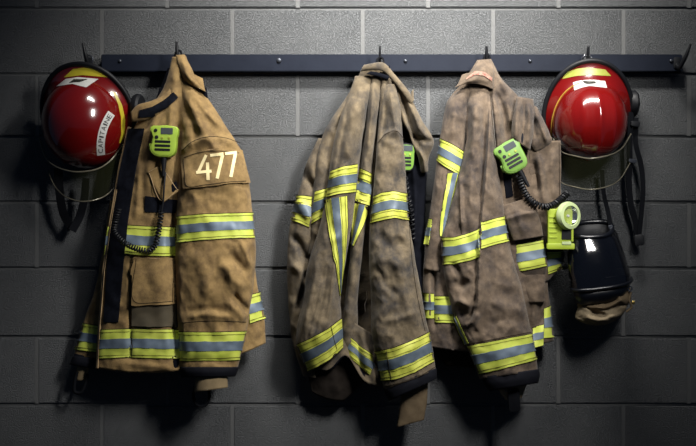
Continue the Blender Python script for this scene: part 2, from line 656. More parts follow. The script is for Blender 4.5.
def coil(name, parent, material, path, rad, turns, r):
    n = turns * 10
    t = np.linspace(0, len(path) - 1, n)
    i = np.arange(len(path))
    P = np.stack([np.interp(t, i, path[:, k]) for k in range(3)], -1)
    tang = np.gradient(P, axis=0)
    tang /= np.linalg.norm(tang, axis=1, keepdims=True)
    u = np.cross(tang, np.array([0.05, -1, 0.08]))
    u /= np.linalg.norm(u, axis=1, keepdims=True)
    v = np.cross(tang, u)
    an = np.linspace(0, 2 * math.pi * turns, n)[:, None]
    return tube(name, parent, material, P + rad * (np.cos(an) * u + np.sin(an) * v), r, n=5)


def ribbon(name, parent, material, path, width, thick=0.0016, twist=None):
    """flat webbing strap along a world path; its face looks into the room"""
    path = np.array(path, float)
    n = len(path)
    tang = np.gradient(path, axis=0)
    tang /= np.linalg.norm(tang, axis=1, keepdims=True)
    V, f = [], []
    for i in range(n):
        nrm = np.array([0, -1.0, 0])
        if twist is not None:
            a = twist[0] + (twist[1] - twist[0]) * i / (n - 1)
            nrm = np.array([math.sin(a), -math.cos(a), 0])
        side = np.cross(tang[i], nrm)
        side /= np.linalg.norm(side)
        nn = np.cross(side, tang[i])
        for a, b in ((-1, -1), (1, -1), (1, 1), (-1, 1)):
            V.append(path[i] + side * a * width / 2 + nn * b * thick / 2)
    for i in range(n - 1):
        for k in range(4):
            k2 = (k + 1) % 4
            f.append((i * 4 + k, i * 4 + k2, (i + 1) * 4 + k2, (i + 1) * 4 + k))
    f += [(0, 1, 2, 3), tuple(range(4 * n - 4, 4 * n))]
    return mesh_obj(name, V, f, parent, material, True, sharp=40)


def prism_bm(outline, z0, z1, bevel=0.0, seg=2):
    bm = bmesh.new()
    vs = [bm.verts.new((x, y, z0)) for x, y in outline]
    f = bm.faces.new(vs)
    r = bmesh.ops.extrude_face_region(bm, geom=[f])
    bmesh.ops.translate(bm, verts=[v for v in r['geom'] if isinstance(v, bmesh.types.BMVert)], vec=(0, 0, z1 - z0))
    if bevel:
        bmesh.ops.recalc_face_normals(bm, faces=bm.faces)
        ed = [e for e in bm.edges if abs(e.verts[0].co.z - e.verts[1].co.z) < 1e-6 and e.verts[0].co.z > (z0 + z1) / 2]
        bmesh.ops.bevel(bm, geom=ed, offset=bevel, segments=seg, affect='EDGES', profile=0.6)
    return bm


def rrect(cx, cy, w, h, r, n=4):
    out = []
    for sx, sy, a0 in ((1, 1, 0), (-1, 1, 90), (-1, -1, 180), (1, -1, 270)):
        for k in range(n + 1):
            a = math.radians(a0 + 90 * k / n)
            out.append((cx + sx * (w / 2 - r) + r * math.cos(a), cy + sy * (h / 2 - r) + r * math.sin(a)))
    return out


def circle(cx, cy, r, n=20, ry=None):
    return [(cx + r * math.cos(2 * math.pi * k / n), cy + (ry or r) * math.sin(2 * math.pi * k / n)) for k in range(n)]


def lathe_bm(profile, n=32):
    """profile [(radius, z)] round local Z"""
    bm = bmesh.new()
    rings = []
    for r, z in profile:
        if r < 1e-6:
            rings.append([bm.verts.new((0, 0, z))])
        else:
            rings.append([bm.verts.new((r * math.cos(2 * math.pi * k / n), r * math.sin(2 * math.pi * k / n), z)) for k in range(n)])
    for a, b in zip(rings, rings[1:]):
        for k in range(n):
            k2 = (k + 1) % n
            if len(a) == 1 and len(b) == 1:
                continue
            if len(a) == 1:
                bm.faces.new((a[0], b[k], b[k2]))
            elif len(b) == 1:
                bm.faces.new((a[k], a[k2], b[0]))
            else:
                bm.faces.new((a[k], a[k2], b[k2], b[k]))
    return bm


def frame(loc, xdir, zdir):
    z = Vector(zdir).normalized()
    x = Vector(xdir)
    x = (x - z * x.dot(z)).normalized()
    y = z.cross(x)
    M = Matrix((x, y, z)).transposed().to_4x4()
    M.translation = Vector(loc)
    return M


# ================================================================== THE SETTING
COURSES = [8.5, 74.4, 136.7, 202.3, 268.3, 336.9, 404.5]
while COURSES[0] > -330:
    COURSES.insert(0, COURSES[0] - 66.4)
while (ZC - (COURSES[-1] - 223) / S) > 0.02:
    COURSES.append(COURSES[-1] + 66.4)
first = COURSES.index(8.5)
X0, X1 = -560.0, 1260.0
zt = float(pw(0, COURSES[0], 0)[2])
zb = 0.0


def box_verts(x0, x1, y0, y1, z0, z1):
    return [(x0, y0, z0), (x1, y0, z0), (x1, y1, z0), (x0, y1, z0), (x0, y0, z1), (x1, y0, z1), (x1, y1, z1), (x0, y1, z1)]


BOXF = [(0, 1, 5, 4), (1, 2, 6, 5), (2, 3, 7, 6), (3, 0, 4, 7), (4, 5, 6, 7), (3, 2, 1, 0)]
xw0, xw1 = (X0 - 348) / S, (X1 - 348) / S
V, F = [], []


def addbox(*a):
    b = len(V)
    V.extend(box_verts(*a))
    F.extend([tuple(i + b for i in f) for f in BOXF])


addbox(xw0, xw1, 0.006, 0.20, zb, zt)                     # mortar core
joints = []
blocks = []
for r in range(len(COURSES) - 1):
    par = (r - first) % 2
    ya, yb = COURSES[r], COURSES[r + 1]
    x = (37.0 if par else 102.0) - 130.4 * 5
    while x < X1:
        xa, xb = max(x, X0), min(x + 130.4, X1)
        if xb - xa > 5:
            blocks.append((xa, xb, ya, yb))
            if xb < X1:
                joints.append((xb, ya, yb))
        x += 130.4
for (xj, ya, yb) in joints:
    addbox((xj - 2.0 - 348) / S, (xj + 2.0 - 348) / S, 0.0012, 0.05, max(0.0, ZC - (yb - 0.9 - 223) / S), ZC - (ya + 0.9 - 223) / S)
wall = mesh_obj('wall_back', V, F, None, 'mortar', False)
wall['kind'] = 'structure'
BM_CACHE = {}
for (xa, xb, ya, yb) in blocks:
    w, h = (xb - xa - 2.0) / S, (yb - ya - 2.2) / S
    z0 = ZC - (yb - 0.9 - 223) / S
    if z0 < 0:
        h += z0
        z0 = 0.0
    if h < 0.02:
        continue
    key = (round(w, 3), round(h, 3))
    if key not in BM_CACHE:
        bm = bmesh.new()
        bmesh.ops.create_cube(bm, size=1)
        bmesh.ops.transform(bm, matrix=Matrix.Diagonal((w, 0.05, h, 1)), verts=bm.verts)
        bmesh.ops.translate(bm, verts=bm.verts, vec=(0, 0.025, h / 2))
        bmesh.ops.bevel(bm, geom=[e for e in bm.edges if all(v.co.y < 0.01 for v in e.verts)], offset=0.0034, segments=3, affect='EDGES')
        me = bpy.data.meshes.new('concrete_block')
        bm.to_mesh(me)
        bm.free()
        me.materials.append(MAT['painted_block'])
        BM_CACHE[key] = me
    b = bpy.data.objects.new('concrete_block', BM_CACHE[key])
    C.objects.link(b)
    b.parent = wall
    b.location = Vector(((xa + xb) / 2 / S - 348 / S, random.uniform(-0.0006, 0.0006), z0)) - wall.location

fl = mesh_obj('floor', box_verts(xw0, xw1, -4.2, 0.0, -0.1, 0.0), BOXF, None, 'floor_concrete', False)
fl['kind'] = 'structure'

# ================================================================== COAT RAIL
RAILD = 0.036
rail = thing('coat_rail', 'long dark blue steel coat rail with upright black hooks bolted across the block wall', 'coat rail', pw(392, 74, 0.0))
bm = bmesh.new()
bmesh.ops.create_cube(bm, size=1)
xa, xb = (101 - 348) / S * (D - RAILD) / D, (682.5 - 348) / S * (D - RAILD) / D
za, zb_ = pw(0, 71.5, RAILD)[2], pw(0, 54.2, RAILD)[2]
bmesh.ops.transform(bm, matrix=Matrix.Translation(((xa + xb) / 2, -RAILD / 2, (za + zb_) / 2)) @ Matrix.Diagonal((xb - xa, RAILD, zb_ - za, 1)), verts=bm.verts)
bmesh.ops.bevel(bm, geom=list(bm.edges), offset=0.0025, segments=2, affect='EDGES')
bm_obj('bar', bm, rail, 'rail_paint')
HD = 0.085       # depth of the hook troughs


def hook(x, tipx, tipy, side=0, r=0.0066):
    d = RAILD
    pts = [(x - side * 6, 64, d - 0.004), (x - side * 4, 66.5, d + 0.018), (x, 67.5, d + 0.036), (x + (tipx - x) * 0.2, 63.5, HD - 0.005),
           (x + (tipx - x) * 0.6, 55, HD + 0.006), (tipx, tipy, HD + 0.012)]
    P = px_path(pts, 28)
    t = np.linspace(0, 1, 28)
    rad = r * (1 - 0.45 * np.clip((t - 0.6) / 0.4, 0, 1))
    h = tube('hook', rail, 'black_steel', P, r, n=10, radii=rad)
    bm = prism_bm(rrect(0, 0, 0.022, 0.034, 0.006), 0, 0.004, 0.001)
    bm_obj('hook_plate', bm, h, 'black_steel', frame(pw(x - side * 6, 63, RAILD), (1, 0, 0), (0, -1, 0)))
    return h


hook(89, 83, 43)
hook(178, 176.6, 41.5)
hook(380, 380, 46, r=0.0048)
hook(487, 486.5, 46)
hook(587, 588.5, 46.5)
hook(680, 690.5, 44, side=0.5)
for x, y, r in ((279, 60.5, 0.0078), (405.5, 61, 0.0055), (671, 61, 0.0055), (120, 61, 0.0055), (530, 61, 0.0055)):
    bm = lathe_bm([(0, -0.002), (r * 1.0, -0.002), (r, 0.0018), (r * 0.8, 0.004), (r * 0.4, 0.0052), (0, 0.0054)], 20)
    bm_obj('bolt', bm, rail, 'bolt_steel', frame(pw(x, y, RAILD), (1, 0, 0), (0, -1, 0)))


def stitch(parent, pts, targets, n=40, r=0.0009, lift=0.0004, m='thread', name='seam'):
    P = surf_path(pts, targets, n, lift)
    if len(P) > 3:
        return tube(name, parent, m, P, r, n=5)


def loop_strap(parent, x, y, d, col='black_webbing'):
    """hanging loop over the hook"""
    P = px_path([(x - 3.5, y + 8, d + 0.006), (x - 3, y + 1, d + 0.004), (x - 0.6, y - 3.5, d), (x + 2.2, y - 3, d), (x + 3.6, y + 2, d + 0.004), (x + 4, y + 9, d + 0.006)], 24)
    return tube('hanging_loop', parent, col, P, 0.0032, n=8)


# ================================================================== JACKET 1 (golden, 477)
J1 = thing('firefighter_jacket', 'golden tan fire jacket with the number 477 on its sleeve', 'jacket', pw(175, 392, 0.07), 'fire jackets on the hooks')
G = 'gold_canvas'
b1 = loft('body', J1, [G, 'navy_lining'], [
    (172, 57, 186, 56, .085, .014, .012), (168, 74, 194, 77, .085, .026, .02), (160, 94, 206, 98, .086, .036, .03),
    (141, 116, 222, 122, .09, .040, .05), (129, 138, 235, 145, .094, .040, .06), (121.5, 170, 245, 175, .096, .040, .065),
    (111, 225, 250, 225, .096, .042, .068, 1), (103, 285, 257, 284, .094, .046, .066, 3), (98.5, 330, 264, 318, .09, .050, .064, 7), (96, 368, 266, 343, .086, .054, .06, 15)],
    folds=[('r', [(176, 62), (172, 100), (165, 150)], 5, .008), ('r', [(158, 100), (150, 150), (147, 200)], 5, .007), ('r', [(168, 110), (160, 165)], 3, -.006),
           ('r', [(131, 255), (130, 330), (131, 372)], 1.6, -.006), ('r', [(140, 160), (136, 220)], 3, .006), ('r', [(104, 280), (112, 300), (128, 310)], 4, .004),
           ('r', [(120, 362), (150, 366), (175, 370)], 3, .006), ('r', [(178, 100), (177, 180), (173, 240), (173, 300), (177, 370)], 5, -.022),
           ('r', [(150, 265), (165, 290)], 6, .004)],
    noise=.006, seed=1, nf=96)
fs1 = loft('sleeve', J1, [G, 'dark_cuff'], [
    (110, 200, 138, 205, .045, .022, .022), (101, 260, 130, 262, .042, .024, .024), (92, 298, 122, 300, .04, .024, .024),
    (82, 326, 112, 328, .04, .024, .024), (73.5, 357, 104, 360, .04, .022, .022)],
    noise=.004, seed=2, nf=40)
s1 = loft('sleeve', J1, [G, 'dark_cuff'], [
    (178.5, 80, 189, 76, .095, .020, .018), (180, 100, 208, 99, .10, .036, .028), (181, 128, 227, 128, .105, .050, .036),
    (180.5, 154, 241.5, 152, .11, .058, .042), (178, 188, 249, 184, .115, .064, .048), (176, 225, 253.5, 220, .118, .066, .05),
    (175.5, 260, 256, 256, .12, .066, .05), (176.5, 298, 252, 296, .12, .064, .05), (178.5, 330, 247, 328, .12, .062, .05), (180, 369, 238, 368, .118, .06, .048)],
    folds=[('r', [(183, 84), (192, 110), (207, 137), (225, 160)], 5, .008), ('r', [(190, 90), (205, 110), (222, 128)], 3.5, .007), ('r', [(186, 105), (194, 128), (196, 145)], 4, -.006),
           ('s', [(181, 152), (192, 142), (207, 137), (225, 138), (240, 143)], 5, -.006),
           ('r', [(228, 252), (238, 262), (246, 272)], 4, -.010), ('r', [(222, 262), (234, 280), (246, 290)], 5, .010), ('r', [(232, 292), (242, 304), (250, 312)], 3.5, -.012),
           ('r', [(226, 300), (238, 312), (246, 322)], 4, .009), ('r', [(186, 318), (205, 314), (235, 318)], 3, .006), ('r', [(186, 311), (210, 308), (226, 312)], 3, -.005),
           ('r', [(190, 250), (205, 275), (208, 300)], 7, .005), ('r', [(240, 240), (247, 255), (252, 268)], 3, .006),
           ('r', [(184, 362), (205, 359), (236, 363)], 3, -.004)],
    noise=.0065, seed=3, nf=80)
loft('cuff', J1, ['dark_cuff', 'navy_lining'], [(179.5, 367, 238.8, 367, .118, .070, .055), (180, 372, 237, 372, .118, .072, .056), (181, 377.5, 235, 376.5, .118, .066, .052)], noise=.002, nf=48, nv=8, seed=4)
loft('cuff', J1, ['dark_cuff', 'navy_lining'], [(73, 356, 103, 359, .04, .032, .026), (71, 361, 100, 366, .04, .033, .026), (69, 364.5, 98, 370, .04, .028, .024)], noise=.002, nf=36, nv=8, seed=5)
c1 = loft('collar', J1, G, [(131.5, 122, 131, 112, .125, .010, .008), (142, 121, 137, 105.5, .128, .014, .012), (156, 115, 152, 100.5, .128, .014, .012),
                            (170, 104, 166, 93, .120, .012, .012), (179, 94, 173, 80, .108, .012, .012), (184, 78, 176, 66, .10, .012, .01)],
          noise=.003, seed=6, nf=40, nv=40)
c1b = loft('collar', J1, G, [(175.5, 55, 185, 54.5, .095, .012, .012), (178, 66, 190.5, 66, .105, .020, .012), (183, 78, 196, 79, .115, .022, .014), (188, 83.5, 206, 92, .118, .012, .012)],
           folds=[('r', [(182, 58), (186, 72), (194, 84)], 3, .006)], noise=.003, seed=7, nf=40, nv=30)
loft('lining', J1, 'navy_lining', [(168, 68, 173, 69, .07, .01, .01), (161, 86, 176, 86, .075, .012, .01), (155.5, 101, 176, 97, .08, .012, .01)], nf=24, nv=20, noise=.002)
loft('lining', J1, 'navy_lining', [(193, 79, 200, 81, .095, .01, .01), (198, 90, 206.5, 91, .10, .012, .01), (202, 98, 207.5, 101, .10, .01, .01)], nf=24, nv=14, noise=.001)
loop_strap(J1, 178, 54, .085)
patch('velcro_patch', J1, 'navy_velcro', edge_grid([(139.5, 110.5), (152, 107), (163, 101), (173.5, 92.5)], [(139, 117.5), (153, 116.5), (167, 108), (178, 97.5)], 6, 22), [c1, b1], th=.0015)
patch('velcro_strip', J1, 'navy_velcro', edge_grid([(129.5, 129), (120.5, 170), (112, 222), (108, 260), (104, 322)], [(144.5, 129), (136, 170), (128, 222), (124, 260), (118.5, 322)], 8, 60), [b1], th=.0025, off=.001)
patch('front_edge', J1, 'pale_piping', edge_grid([(128.9, 127), (119.6, 168), (110.6, 222), (103.8, 270), (99.3, 325), (97.0, 368)], [(130.6, 127), (121.6, 168), (112.4, 222), (105.6, 270), (101, 325), (98.6, 368)], 4, 80), [b1], th=.003, off=.001)
strip(J1, [b1], [(128, 225.5), (145, 226.5), (176, 227.5)], [(125, 253.5), (145, 255.5), (176, 256)])
strip(J1, [b1], [(108.5, 227), (111, 226.5)], [(105, 255), (107.5, 254.5)])
strip(J1, [b1], [(98.7, 330), (130, 329), (179.5, 330)], [(96.8, 358.3), (130, 357.3), (181, 358.5)], wrap='L')
strip(J1, [s1], [(176.6, 217), (200, 214.5), (230, 213.5), (253, 213)], [(176.2, 242.5), (200, 240), (230, 238), (254.4, 237.5)], wrap='LR')
strip(J1, [s1], [(179, 332), (210, 332.5), (246.3, 331.5)], [(180, 360.5), (210, 360.5), (239.3, 359.5)], wrap='LR')
strip(J1, [fs1], [(83, 323.5), (98, 326)], [(74.8, 349), (96, 352)], wrap='L')
strip(J1, [b1], [(248, 296), (260, 292.5)], [(250, 323), (265.3, 318)], wrap='R')
# sleeve pocket flap with the number
fp = patch('pocket_flap', J1, G, edge_grid([(182.5, 156), (198, 150), (220, 148.5), (240.4, 151)], [(185, 188.5), (205, 187), (228, 184), (248.3, 183)], 26, 40), [s1], th=.006, off=.0015, smooth=4)
for e in ([(183.3, 159), (184.5, 172), (186.5, 185.6), (205, 184.8), (228, 182), (246, 181)], [(184, 157.5), (199, 152.6), (220, 151), (239, 153)]):
    stitch(J1, e, [fp], 60)
stitch(J1, [(181.5, 151), (192, 142), (207, 137), (225, 138), (240, 143)], [s1], 50)
stitch(J1, [(181, 323), (205, 321), (246, 322)], [s1], 40)
stitch(J1, [(131.3, 258), (131, 300), (131, 329)], [b1], 30)
stitch(J1, [(132.6, 331), (132.6, 357)], [b1], 30, lift=.003)


def digit(strokes):
    """one painted digit, strokes as pixel quads laid on the flap"""
    V, F = [], []
    for (p, q, w) in strokes:
        p, q = np.array(p, float), np.array(q, float)
        e = (q - p) / np.linalg.norm(q - p)
        nrm = np.array([-e[1], e[0]]) * w / 2
        n = max(3, int(np.linalg.norm(q - p) / 1.5))
        base = len(V)
        for k in range(n + 1):
            c = p + (q - p) * k / n
            for sgn in (-1, 1):
                x, y = c + nrm * sgn
                h = cast(x, y, [fp, s1])
                V.append(np.array(h[0]) + np.array(h[1]) * (0.0012 + 0.0001 * (len(V) % 3)))
        for k in range(n):
            F.append((base + 2 * k, base + 2 * k + 1, base + 2 * k + 3, base + 2 * k + 2))
    return mesh_obj('digit', V, F, J1, 'number_print', True)


digit([((206.2, 155), (198, 173.2), 2.9), ((196.3, 172.6), (211.6, 171.2), 2.9), ((207.6, 162.5), (208.2, 180), 3.2)])
digit([((210.2, 155.4), (223.2, 153.8), 2.9), ((222.4, 155), (217.2, 178.6), 3.2)])
digit([((225, 153.6), (236.6, 152.6), 2.9), ((235.2, 154), (230.8, 177), 3.2)])
# chest bits
tb1 = loft('microphone_tab', J1, [G, 'navy_lining'], [(147.5, 172, 157.5, 166.5, .142, .005, .006), (163, 203, 179.5, 190.5, .144, .005, .006)], noise=.0015, nf=30, nv=24, seed=61, q=.25, wob=0)
for e in ([(148.5, 172.2), (157, 167.8), (177.8, 190.2)], [(149, 173), (163, 200.8), (177, 190.6)]):
    stitch(J1, e, [tb1], 24, r=.0011, m='pale_piping')
patch('velcro_patch', J1, 'navy_velcro', quad_grid((145.5, 196), (177, 200), (176, 213), (145, 212), 8, 12), [b1], th=.0018)
pk = patch('pocket', J1, 'olive_canvas', quad_grid((133.5, 258), (176, 258), (177.5, 327), (133, 326), 24, 18), [b1], th=.004, off=.002, smooth=3)
pf = patch('pocket_flap', J1, G, edge_grid([(133.8, 257), (155, 258), (176, 258)], [(134, 305), (155, 305), (177, 303.5)], 24, 22), [b1], th=.009, off=.003, smooth=4)
stitch(J1, [(136, 259), (136.3, 302.5), (155, 302.5), (176, 301)], [pf], 50)
# knitted wristlets and strap loops under the cuffs
loft('wristlet', J1, 'wristlet_knit', [(196, 370, 229, 370, .135, .035, .03), (195, 380, 228, 379, .14, .038, .03), (194.5, 392.5, 228, 387.5, .142, .036, .03)], nf=36, nv=12, noise=.002, seed=8)
tube('thumb_loop', J1, 'black_webbing', px_path([(195, 386, .13), (193.5, 396, .132), (197, 405, .132), (204, 406, .13), (209, 399, .128), (209, 390, .126)], 30), .0045, n=8)
loft('wristlet', J1, 'wristlet_knit', [(78, 360, 92, 362, .04, .016, .016), (76.5, 370, 88, 371, .04, .015, .015), (75.5, 381, 85, 380, .04, .013, .013)], nf=30, nv=12, noise=.002, seed=9)
tube('thumb_loop', J1, 'black_webbing', px_path([(77, 372, .055), (74.5, 384, .057), (75, 392, .058), (80, 393, .058), (85, 385, .057), (87.5, 374, .055)], 30), .005, n=8)

# ================================================================== JACKET 2 (middle)
J2 = thing('firefighter_jacket', 'soiled tan fire jacket bunched in deep folds, its back crossed by a V of tape', 'jacket', pw(360, 427, 0.07), 'fire jackets on the hooks')
T = 'tan_canvas'


def warp2(px, py, d):
    k = np.clip((py - 325) / 45, 0, 1)
    k = k * k * (3 - 2 * k)
    front = d > 0.07
    py = py + k * (-24 * np.exp(-((px - 346) / 13) ** 2)) * np.where(front, 1, .6)
    return px, py, d


b2 = loft('body', J2, [T, 'navy_lining'], [
    (362, 67, 388, 67, .075, .014, .014), (354, 86, 398, 84, .07, .016, .03), (345, 106, 402, 104, .068, .012, .035),
    (332, 128, 404, 130, .066, .008, .04), (322, 165, 406, 165, .066, .006, .045), (316, 205, 406, 205, .066, .006, .048),
    (312, 255, 408, 255, .066, .008, .05), (306, 303, 410, 303, .066, .014, .05), (302, 340, 406, 345, .07, .028, .05), (312, 366, 398, 388, .075, .046, .052, 5)],
    folds=[('r', [(362, 300), (356, 340), (352, 365)], 6, -.02), ('r', [(384, 340), (372, 365), (380, 385)], 6, .01)],
    noise=.006, seed=11, nf=100, warp=warp2)
fl2 = loft('back_fold', J2, [T, 'navy_lining'], [
    (352, 88, 362, 86, .085, .022, .02), (340, 106, 355, 103, .085, .032, .025), (325, 130, 345, 128, .085, .038, .03), (316, 160, 336, 158, .085, .042, .035),
    (313, 192, 331, 189, .085, .042, .035), (310, 225, 328, 220, .085, .04, .035), (308, 255, 322, 255, .082, .034, .03)],
    folds=[('r', [(345, 110), (331, 140), (324, 165)], 3, -.006)], noise=.005, seed=51, nf=44, q=1.0)
fa2 = loft('back_fold', J2, [T, 'navy_lining'], [
    (355, 76, 373, 75, .10, .020, .02), (349, 95, 371, 92, .105, .034, .028), (342, 112, 367.5, 110, .108, .052, .03), (332, 150, 361.5, 146, .11, .064, .035), (326, 196, 356.5, 190, .11, .072, .035),
    (317, 235, 351, 230, .11, .074, .035), (308, 265, 346.5, 258, .108, .074, .036), (303, 300, 341, 292, .106, .072, .038), (296, 344, 341.5, 320, .104, .068, .04), (309, 373, 343, 349, .10, .046, .04)],
    folds=[('r', [(362, 90), (353, 120), (345, 160)], 6, .006), ('r', [(330, 255), (322, 300), (312, 340)], 2.5, -.006), ('r', [(337, 245), (331, 300), (325, 330)], 2.5, .006),
           ('r', [(318, 255), (312, 290), (303, 330)], 3, .007), ('r', [(326, 262), (317, 300), (307, 338)], 1.8, -.005), ('r', [(305, 296), (300, 315), (297, 335)], 2.5, -.010), ('r', [(350, 100), (340, 150), (334, 190)], 2.5, -.005)],
    noise=.0055, seed=52, nf=80, q=1.0)
fb2 = loft('back_fold', J2, [T, 'navy_lining'], [
    (370, 74, 383, 74, .095, .020, .018), (368, 92, 381, 92, .10, .032, .024), (365, 130, 376, 130, .10, .038, .026), (360, 170, 372, 172, .10, .040, .028), (356.5, 205, 368.5, 208, .10, .040, .028),
    (350.5, 250, 363, 250, .098, .038, .028), (345, 300, 358, 298, .094, .034, .028), (341, 340, 357, 340, .09, .03, .028), (344, 356, 354, 360, .088, .022, .024)],
    folds=[('r', [(374, 80), (371, 110), (368, 150)], 3, .006)], noise=.005, seed=53, nf=48, q=1.0)
loft('back_fold', J2, [T, 'navy_lining'], [(380, 72, 389, 72, .098, .018, .016), (380, 90, 388, 90, .10, .026, .02), (378.5, 120, 384, 122, .098, .024, .02), (376, 150, 381, 152, .095, .018, .018)], noise=.003, seed=54, nf=32, q=1.0)
ls2 = loft('sleeve', J2, [T, 'dark_cuff'], [
    (318, 138, 334, 140, .075, .018, .02), (308, 160, 326, 160, .07, .030, .03), (297.5, 195, 322, 194, .068, .036, .036), (290.5, 222, 318, 222, .066, .038, .038),
    (287.5, 260, 313, 260, .066, .038, .038), (288.5, 305, 310, 305, .066, .036, .036), (293, 345, 312, 345, .066, .034, .034), (303, 376, 316, 378, .066, .024, .03)],
    folds=[('r', [(300, 165), (308, 180), (316, 190)], 4, -.012), ('r', [(296, 200), (306, 212), (312, 225)], 4, .010), ('r', [(290, 235), (300, 245), (308, 262)], 4, -.012), ('r', [(291, 262), (300, 272), (306, 290)], 5, .012),
           ('r', [(306, 270), (302, 290), (297, 312)], 3, -.014)], noise=.007, seed=12, nf=44)
s2 = loft('sleeve', J2, [T, 'dark_cuff'], [
    (385, 84, 396, 84, .105, .02, .018), (380.5, 110, 400, 108, .115, .036, .028), (377, 145, 403.5, 142, .122, .046, .036), (373, 195, 407, 193, .128, .052, .044),
    (370, 224, 409, 221, .13, .055, .046), (369, 255, 414, 252, .13, .057, .048), (371, 300, 421.5, 294, .13, .06, .05), (372.5, 340, 428, 328, .13, .06, .05), (375, 352, 430, 336, .13, .06, .05), (384, 390, 436, 370, .128, .056, .048)],
    folds=[('r', [(390, 88), (393, 110), (398, 135)], 3.5, .009), ('s', [(378, 143), (386, 133), (396, 130), (404, 138)], 5, -.006), ('r', [(386, 100), (384, 125), (380, 150)], 3, -.008),
           ('r', [(377, 235), (392, 245), (404, 240)], 5, -.008), ('r', [(376, 262), (388, 258), (402, 268)], 6, .009), ('r', [(384, 280), (382, 310), (376, 335)], 5, .007), ('r', [(398, 255), (404, 290), (412, 325)], 6, .006),
           ('r', [(378, 268), (386, 285), (398, 296)], 3.5, -.007), ('r', [(384, 322), (400, 318), (420, 312)], 3, .006), ('r', [(390, 200), (388, 250)], 6, .004)],
    noise=.0075, seed=13, nf=80)
loft('cuff', J2, ['dark_cuff', 'navy_lining'], [(383.5, 388, 436.5, 368, .128, .058, .05), (385.5, 394, 437, 374, .128, .059, .051), (389, 401, 436.5, 379, .128, .055, .048)], noise=.002, nf=48, nv=8, seed=14)
loft('wristlet', J2, 'leather_brown', [(402, 383, 428, 378, .12, .025, .025), (400, 405, 427, 402, .118, .022, .022), (396.5, 427.5, 424, 420, .115, .02, .02)], nf=36, nv=24, noise=.003, seed=15)
c2 = loft('collar', J2, T, [(360.5, 71.5, 363.5, 65, .12, .008, .008), (369, 70.5, 370, 63.5, .125, .010, .01), (381, 71, 382.5, 62.5, .125, .010, .012), (391, 79.5, 394, 73.5, .122, .010, .012),
                            (401, 92, 405, 86.5, .118, .010, .012), (410.5, 105, 414.5, 100, .112, .008, .008)], noise=.003, seed=16, nf=36, nv=44)
loft('lining', J2, 'navy_lining', [(366, 74, 371, 71, .13, .002, .006), (376, 76, 378, 72.5, .131, .003, .006), (388, 80, 390, 76, .128, .003, .006)], nf=20, nv=12, noise=0)
rf2 = loft('front_panel', J2, [T, 'navy_lining'], [
    (391, 80, 403, 88, .10, .012, .012), (396, 96, 412, 100, .10, .018, .015), (400, 110, 417, 110, .10, .022, .016), (403, 122, 422.5, 121, .10, .026, .018), (409, 134, 431.5, 135, .10, .028, .02),
    (413, 146, 434, 143.5, .10, .026, .02), (418, 158, 429, 158, .097, .020, .016), (421, 173, 428, 172, .092, .014, .012)],
    folds=[('r', [(400, 92), (406, 110), (412, 128), (420, 150)], 3, -.016), ('r', [(412, 108), (420, 128), (430, 140)], 3, .009), ('r', [(412, 137), (424, 140), (433, 141)], 2, -.009), ('r', [(418, 148), (424, 160), (425, 172)], 2, .008)],
    noise=.005, seed=17, nf=44)
loft('lining', J2, 'navy_lining', [(398, 120, 416, 122, .06, .02, .02), (402, 160, 426, 165, .062, .024, .024), (405, 210, 425, 210, .062, .026, .026), (410, 260, 424, 262, .062, .026, .026), (414, 322, 424, 318, .06, .02, .02)], nf=30, noise=.005, seed=18,
     folds=[('r', [(412, 150), (416, 200), (414, 260)], 3, .008)])
loft('inner_layer', J2, ['dark_brown_cloth', 'dark_cuff'], [(322, 352, 392, 352, .075, .03, .03), (309, 374, 368, 378, .06, .022, .026), (312, 392, 344, 401, .055, .016, .02, 3)], nf=40, noise=.008, seed=19)
loop_strap(J2, 380, 61, .092)
W = dict(worn=True)
# chest band over the folds
strip(J2, [fa2], [(331, 171.5), (343, 167), (357, 164.5)], [(327, 197), (340, 193.5), (355, 191.5)], **W)
strip(J2, [fl2], [(315.6, 192), (322, 190), (327.6, 188)], [(311.5, 224), (319, 219), (324.5, 215)], **W)
strip(J2, [fb2], [(360.5, 168.5), (366, 171), (371.5, 174.5)], [(356, 200.5), (362, 203), (369, 205.5)], **W)
# the V of tape
strip(J2, [fa2], [(325, 200), (329, 230), (335, 262), (339.5, 296)], [(346.5, 196), (347.2, 225), (344.6, 258), (340.6, 290)], **W)
strip(J2, [fb2], [(355.5, 203), (353, 225), (351.5, 243)], [(369, 206.5), (362.5, 226), (354, 246)], **W)
# hem
strip(J2, [fa2], [(297, 345), (312, 338), (328, 329), (341, 319)], [(308, 371), (318, 366), (330, 359), (342.5, 347)], wrap='L', **W)
hm2 = loft('hem_fold', J2, [T, 'dark_brown_cloth'], [(347, 318, 372, 334, .09, .030, .03), (345, 336, 375, 354, .092, .038, .03), (345, 350, 379, 373, .092, .038, .03), (350, 362, 387, 391, .09, .03, .03)],
           folds=[('r', [(358, 330), (358, 350), (362, 372)], 4, -.010)], noise=.005, seed=62, nf=48)
strip(J2, [hm2], [(346, 333), (358, 344.5), (376, 358)], [(346.5, 353), (360, 366), (386, 388)], **W)
strip(J2, [ls2], [(296.5, 196), (304, 196), (312, 197)], [(291, 219), (300, 223), (309, 227)], wrap='L', **W)
strip(J2, [s2], [(373.6, 197), (382, 193), (392, 191.5), (406.8, 194)], [(370.6, 223), (382, 220), (394, 217.5), (408.5, 220)], wrap='LR', **W)
strip(J2, [s2], [(375, 352), (392, 348.5), (412, 341), (429, 332.5)], [(381, 380.5), (396, 379), (414, 372.5), (433.6, 361)], wrap='LR', **W)
stitch(J2, [(387, 351), (392, 379)], [s2], 20, lift=.004)
stitch(J2, [(378, 143), (386, 134), (396, 131), (404, 139)], [s2], 30)
stitch(J2, [(409, 225), (412, 260), (420, 310), (425, 331)], [s2], 50)
stitch(J2, [(383, 386.5), (400, 383), (418, 377), (435, 367)], [s2], 40)
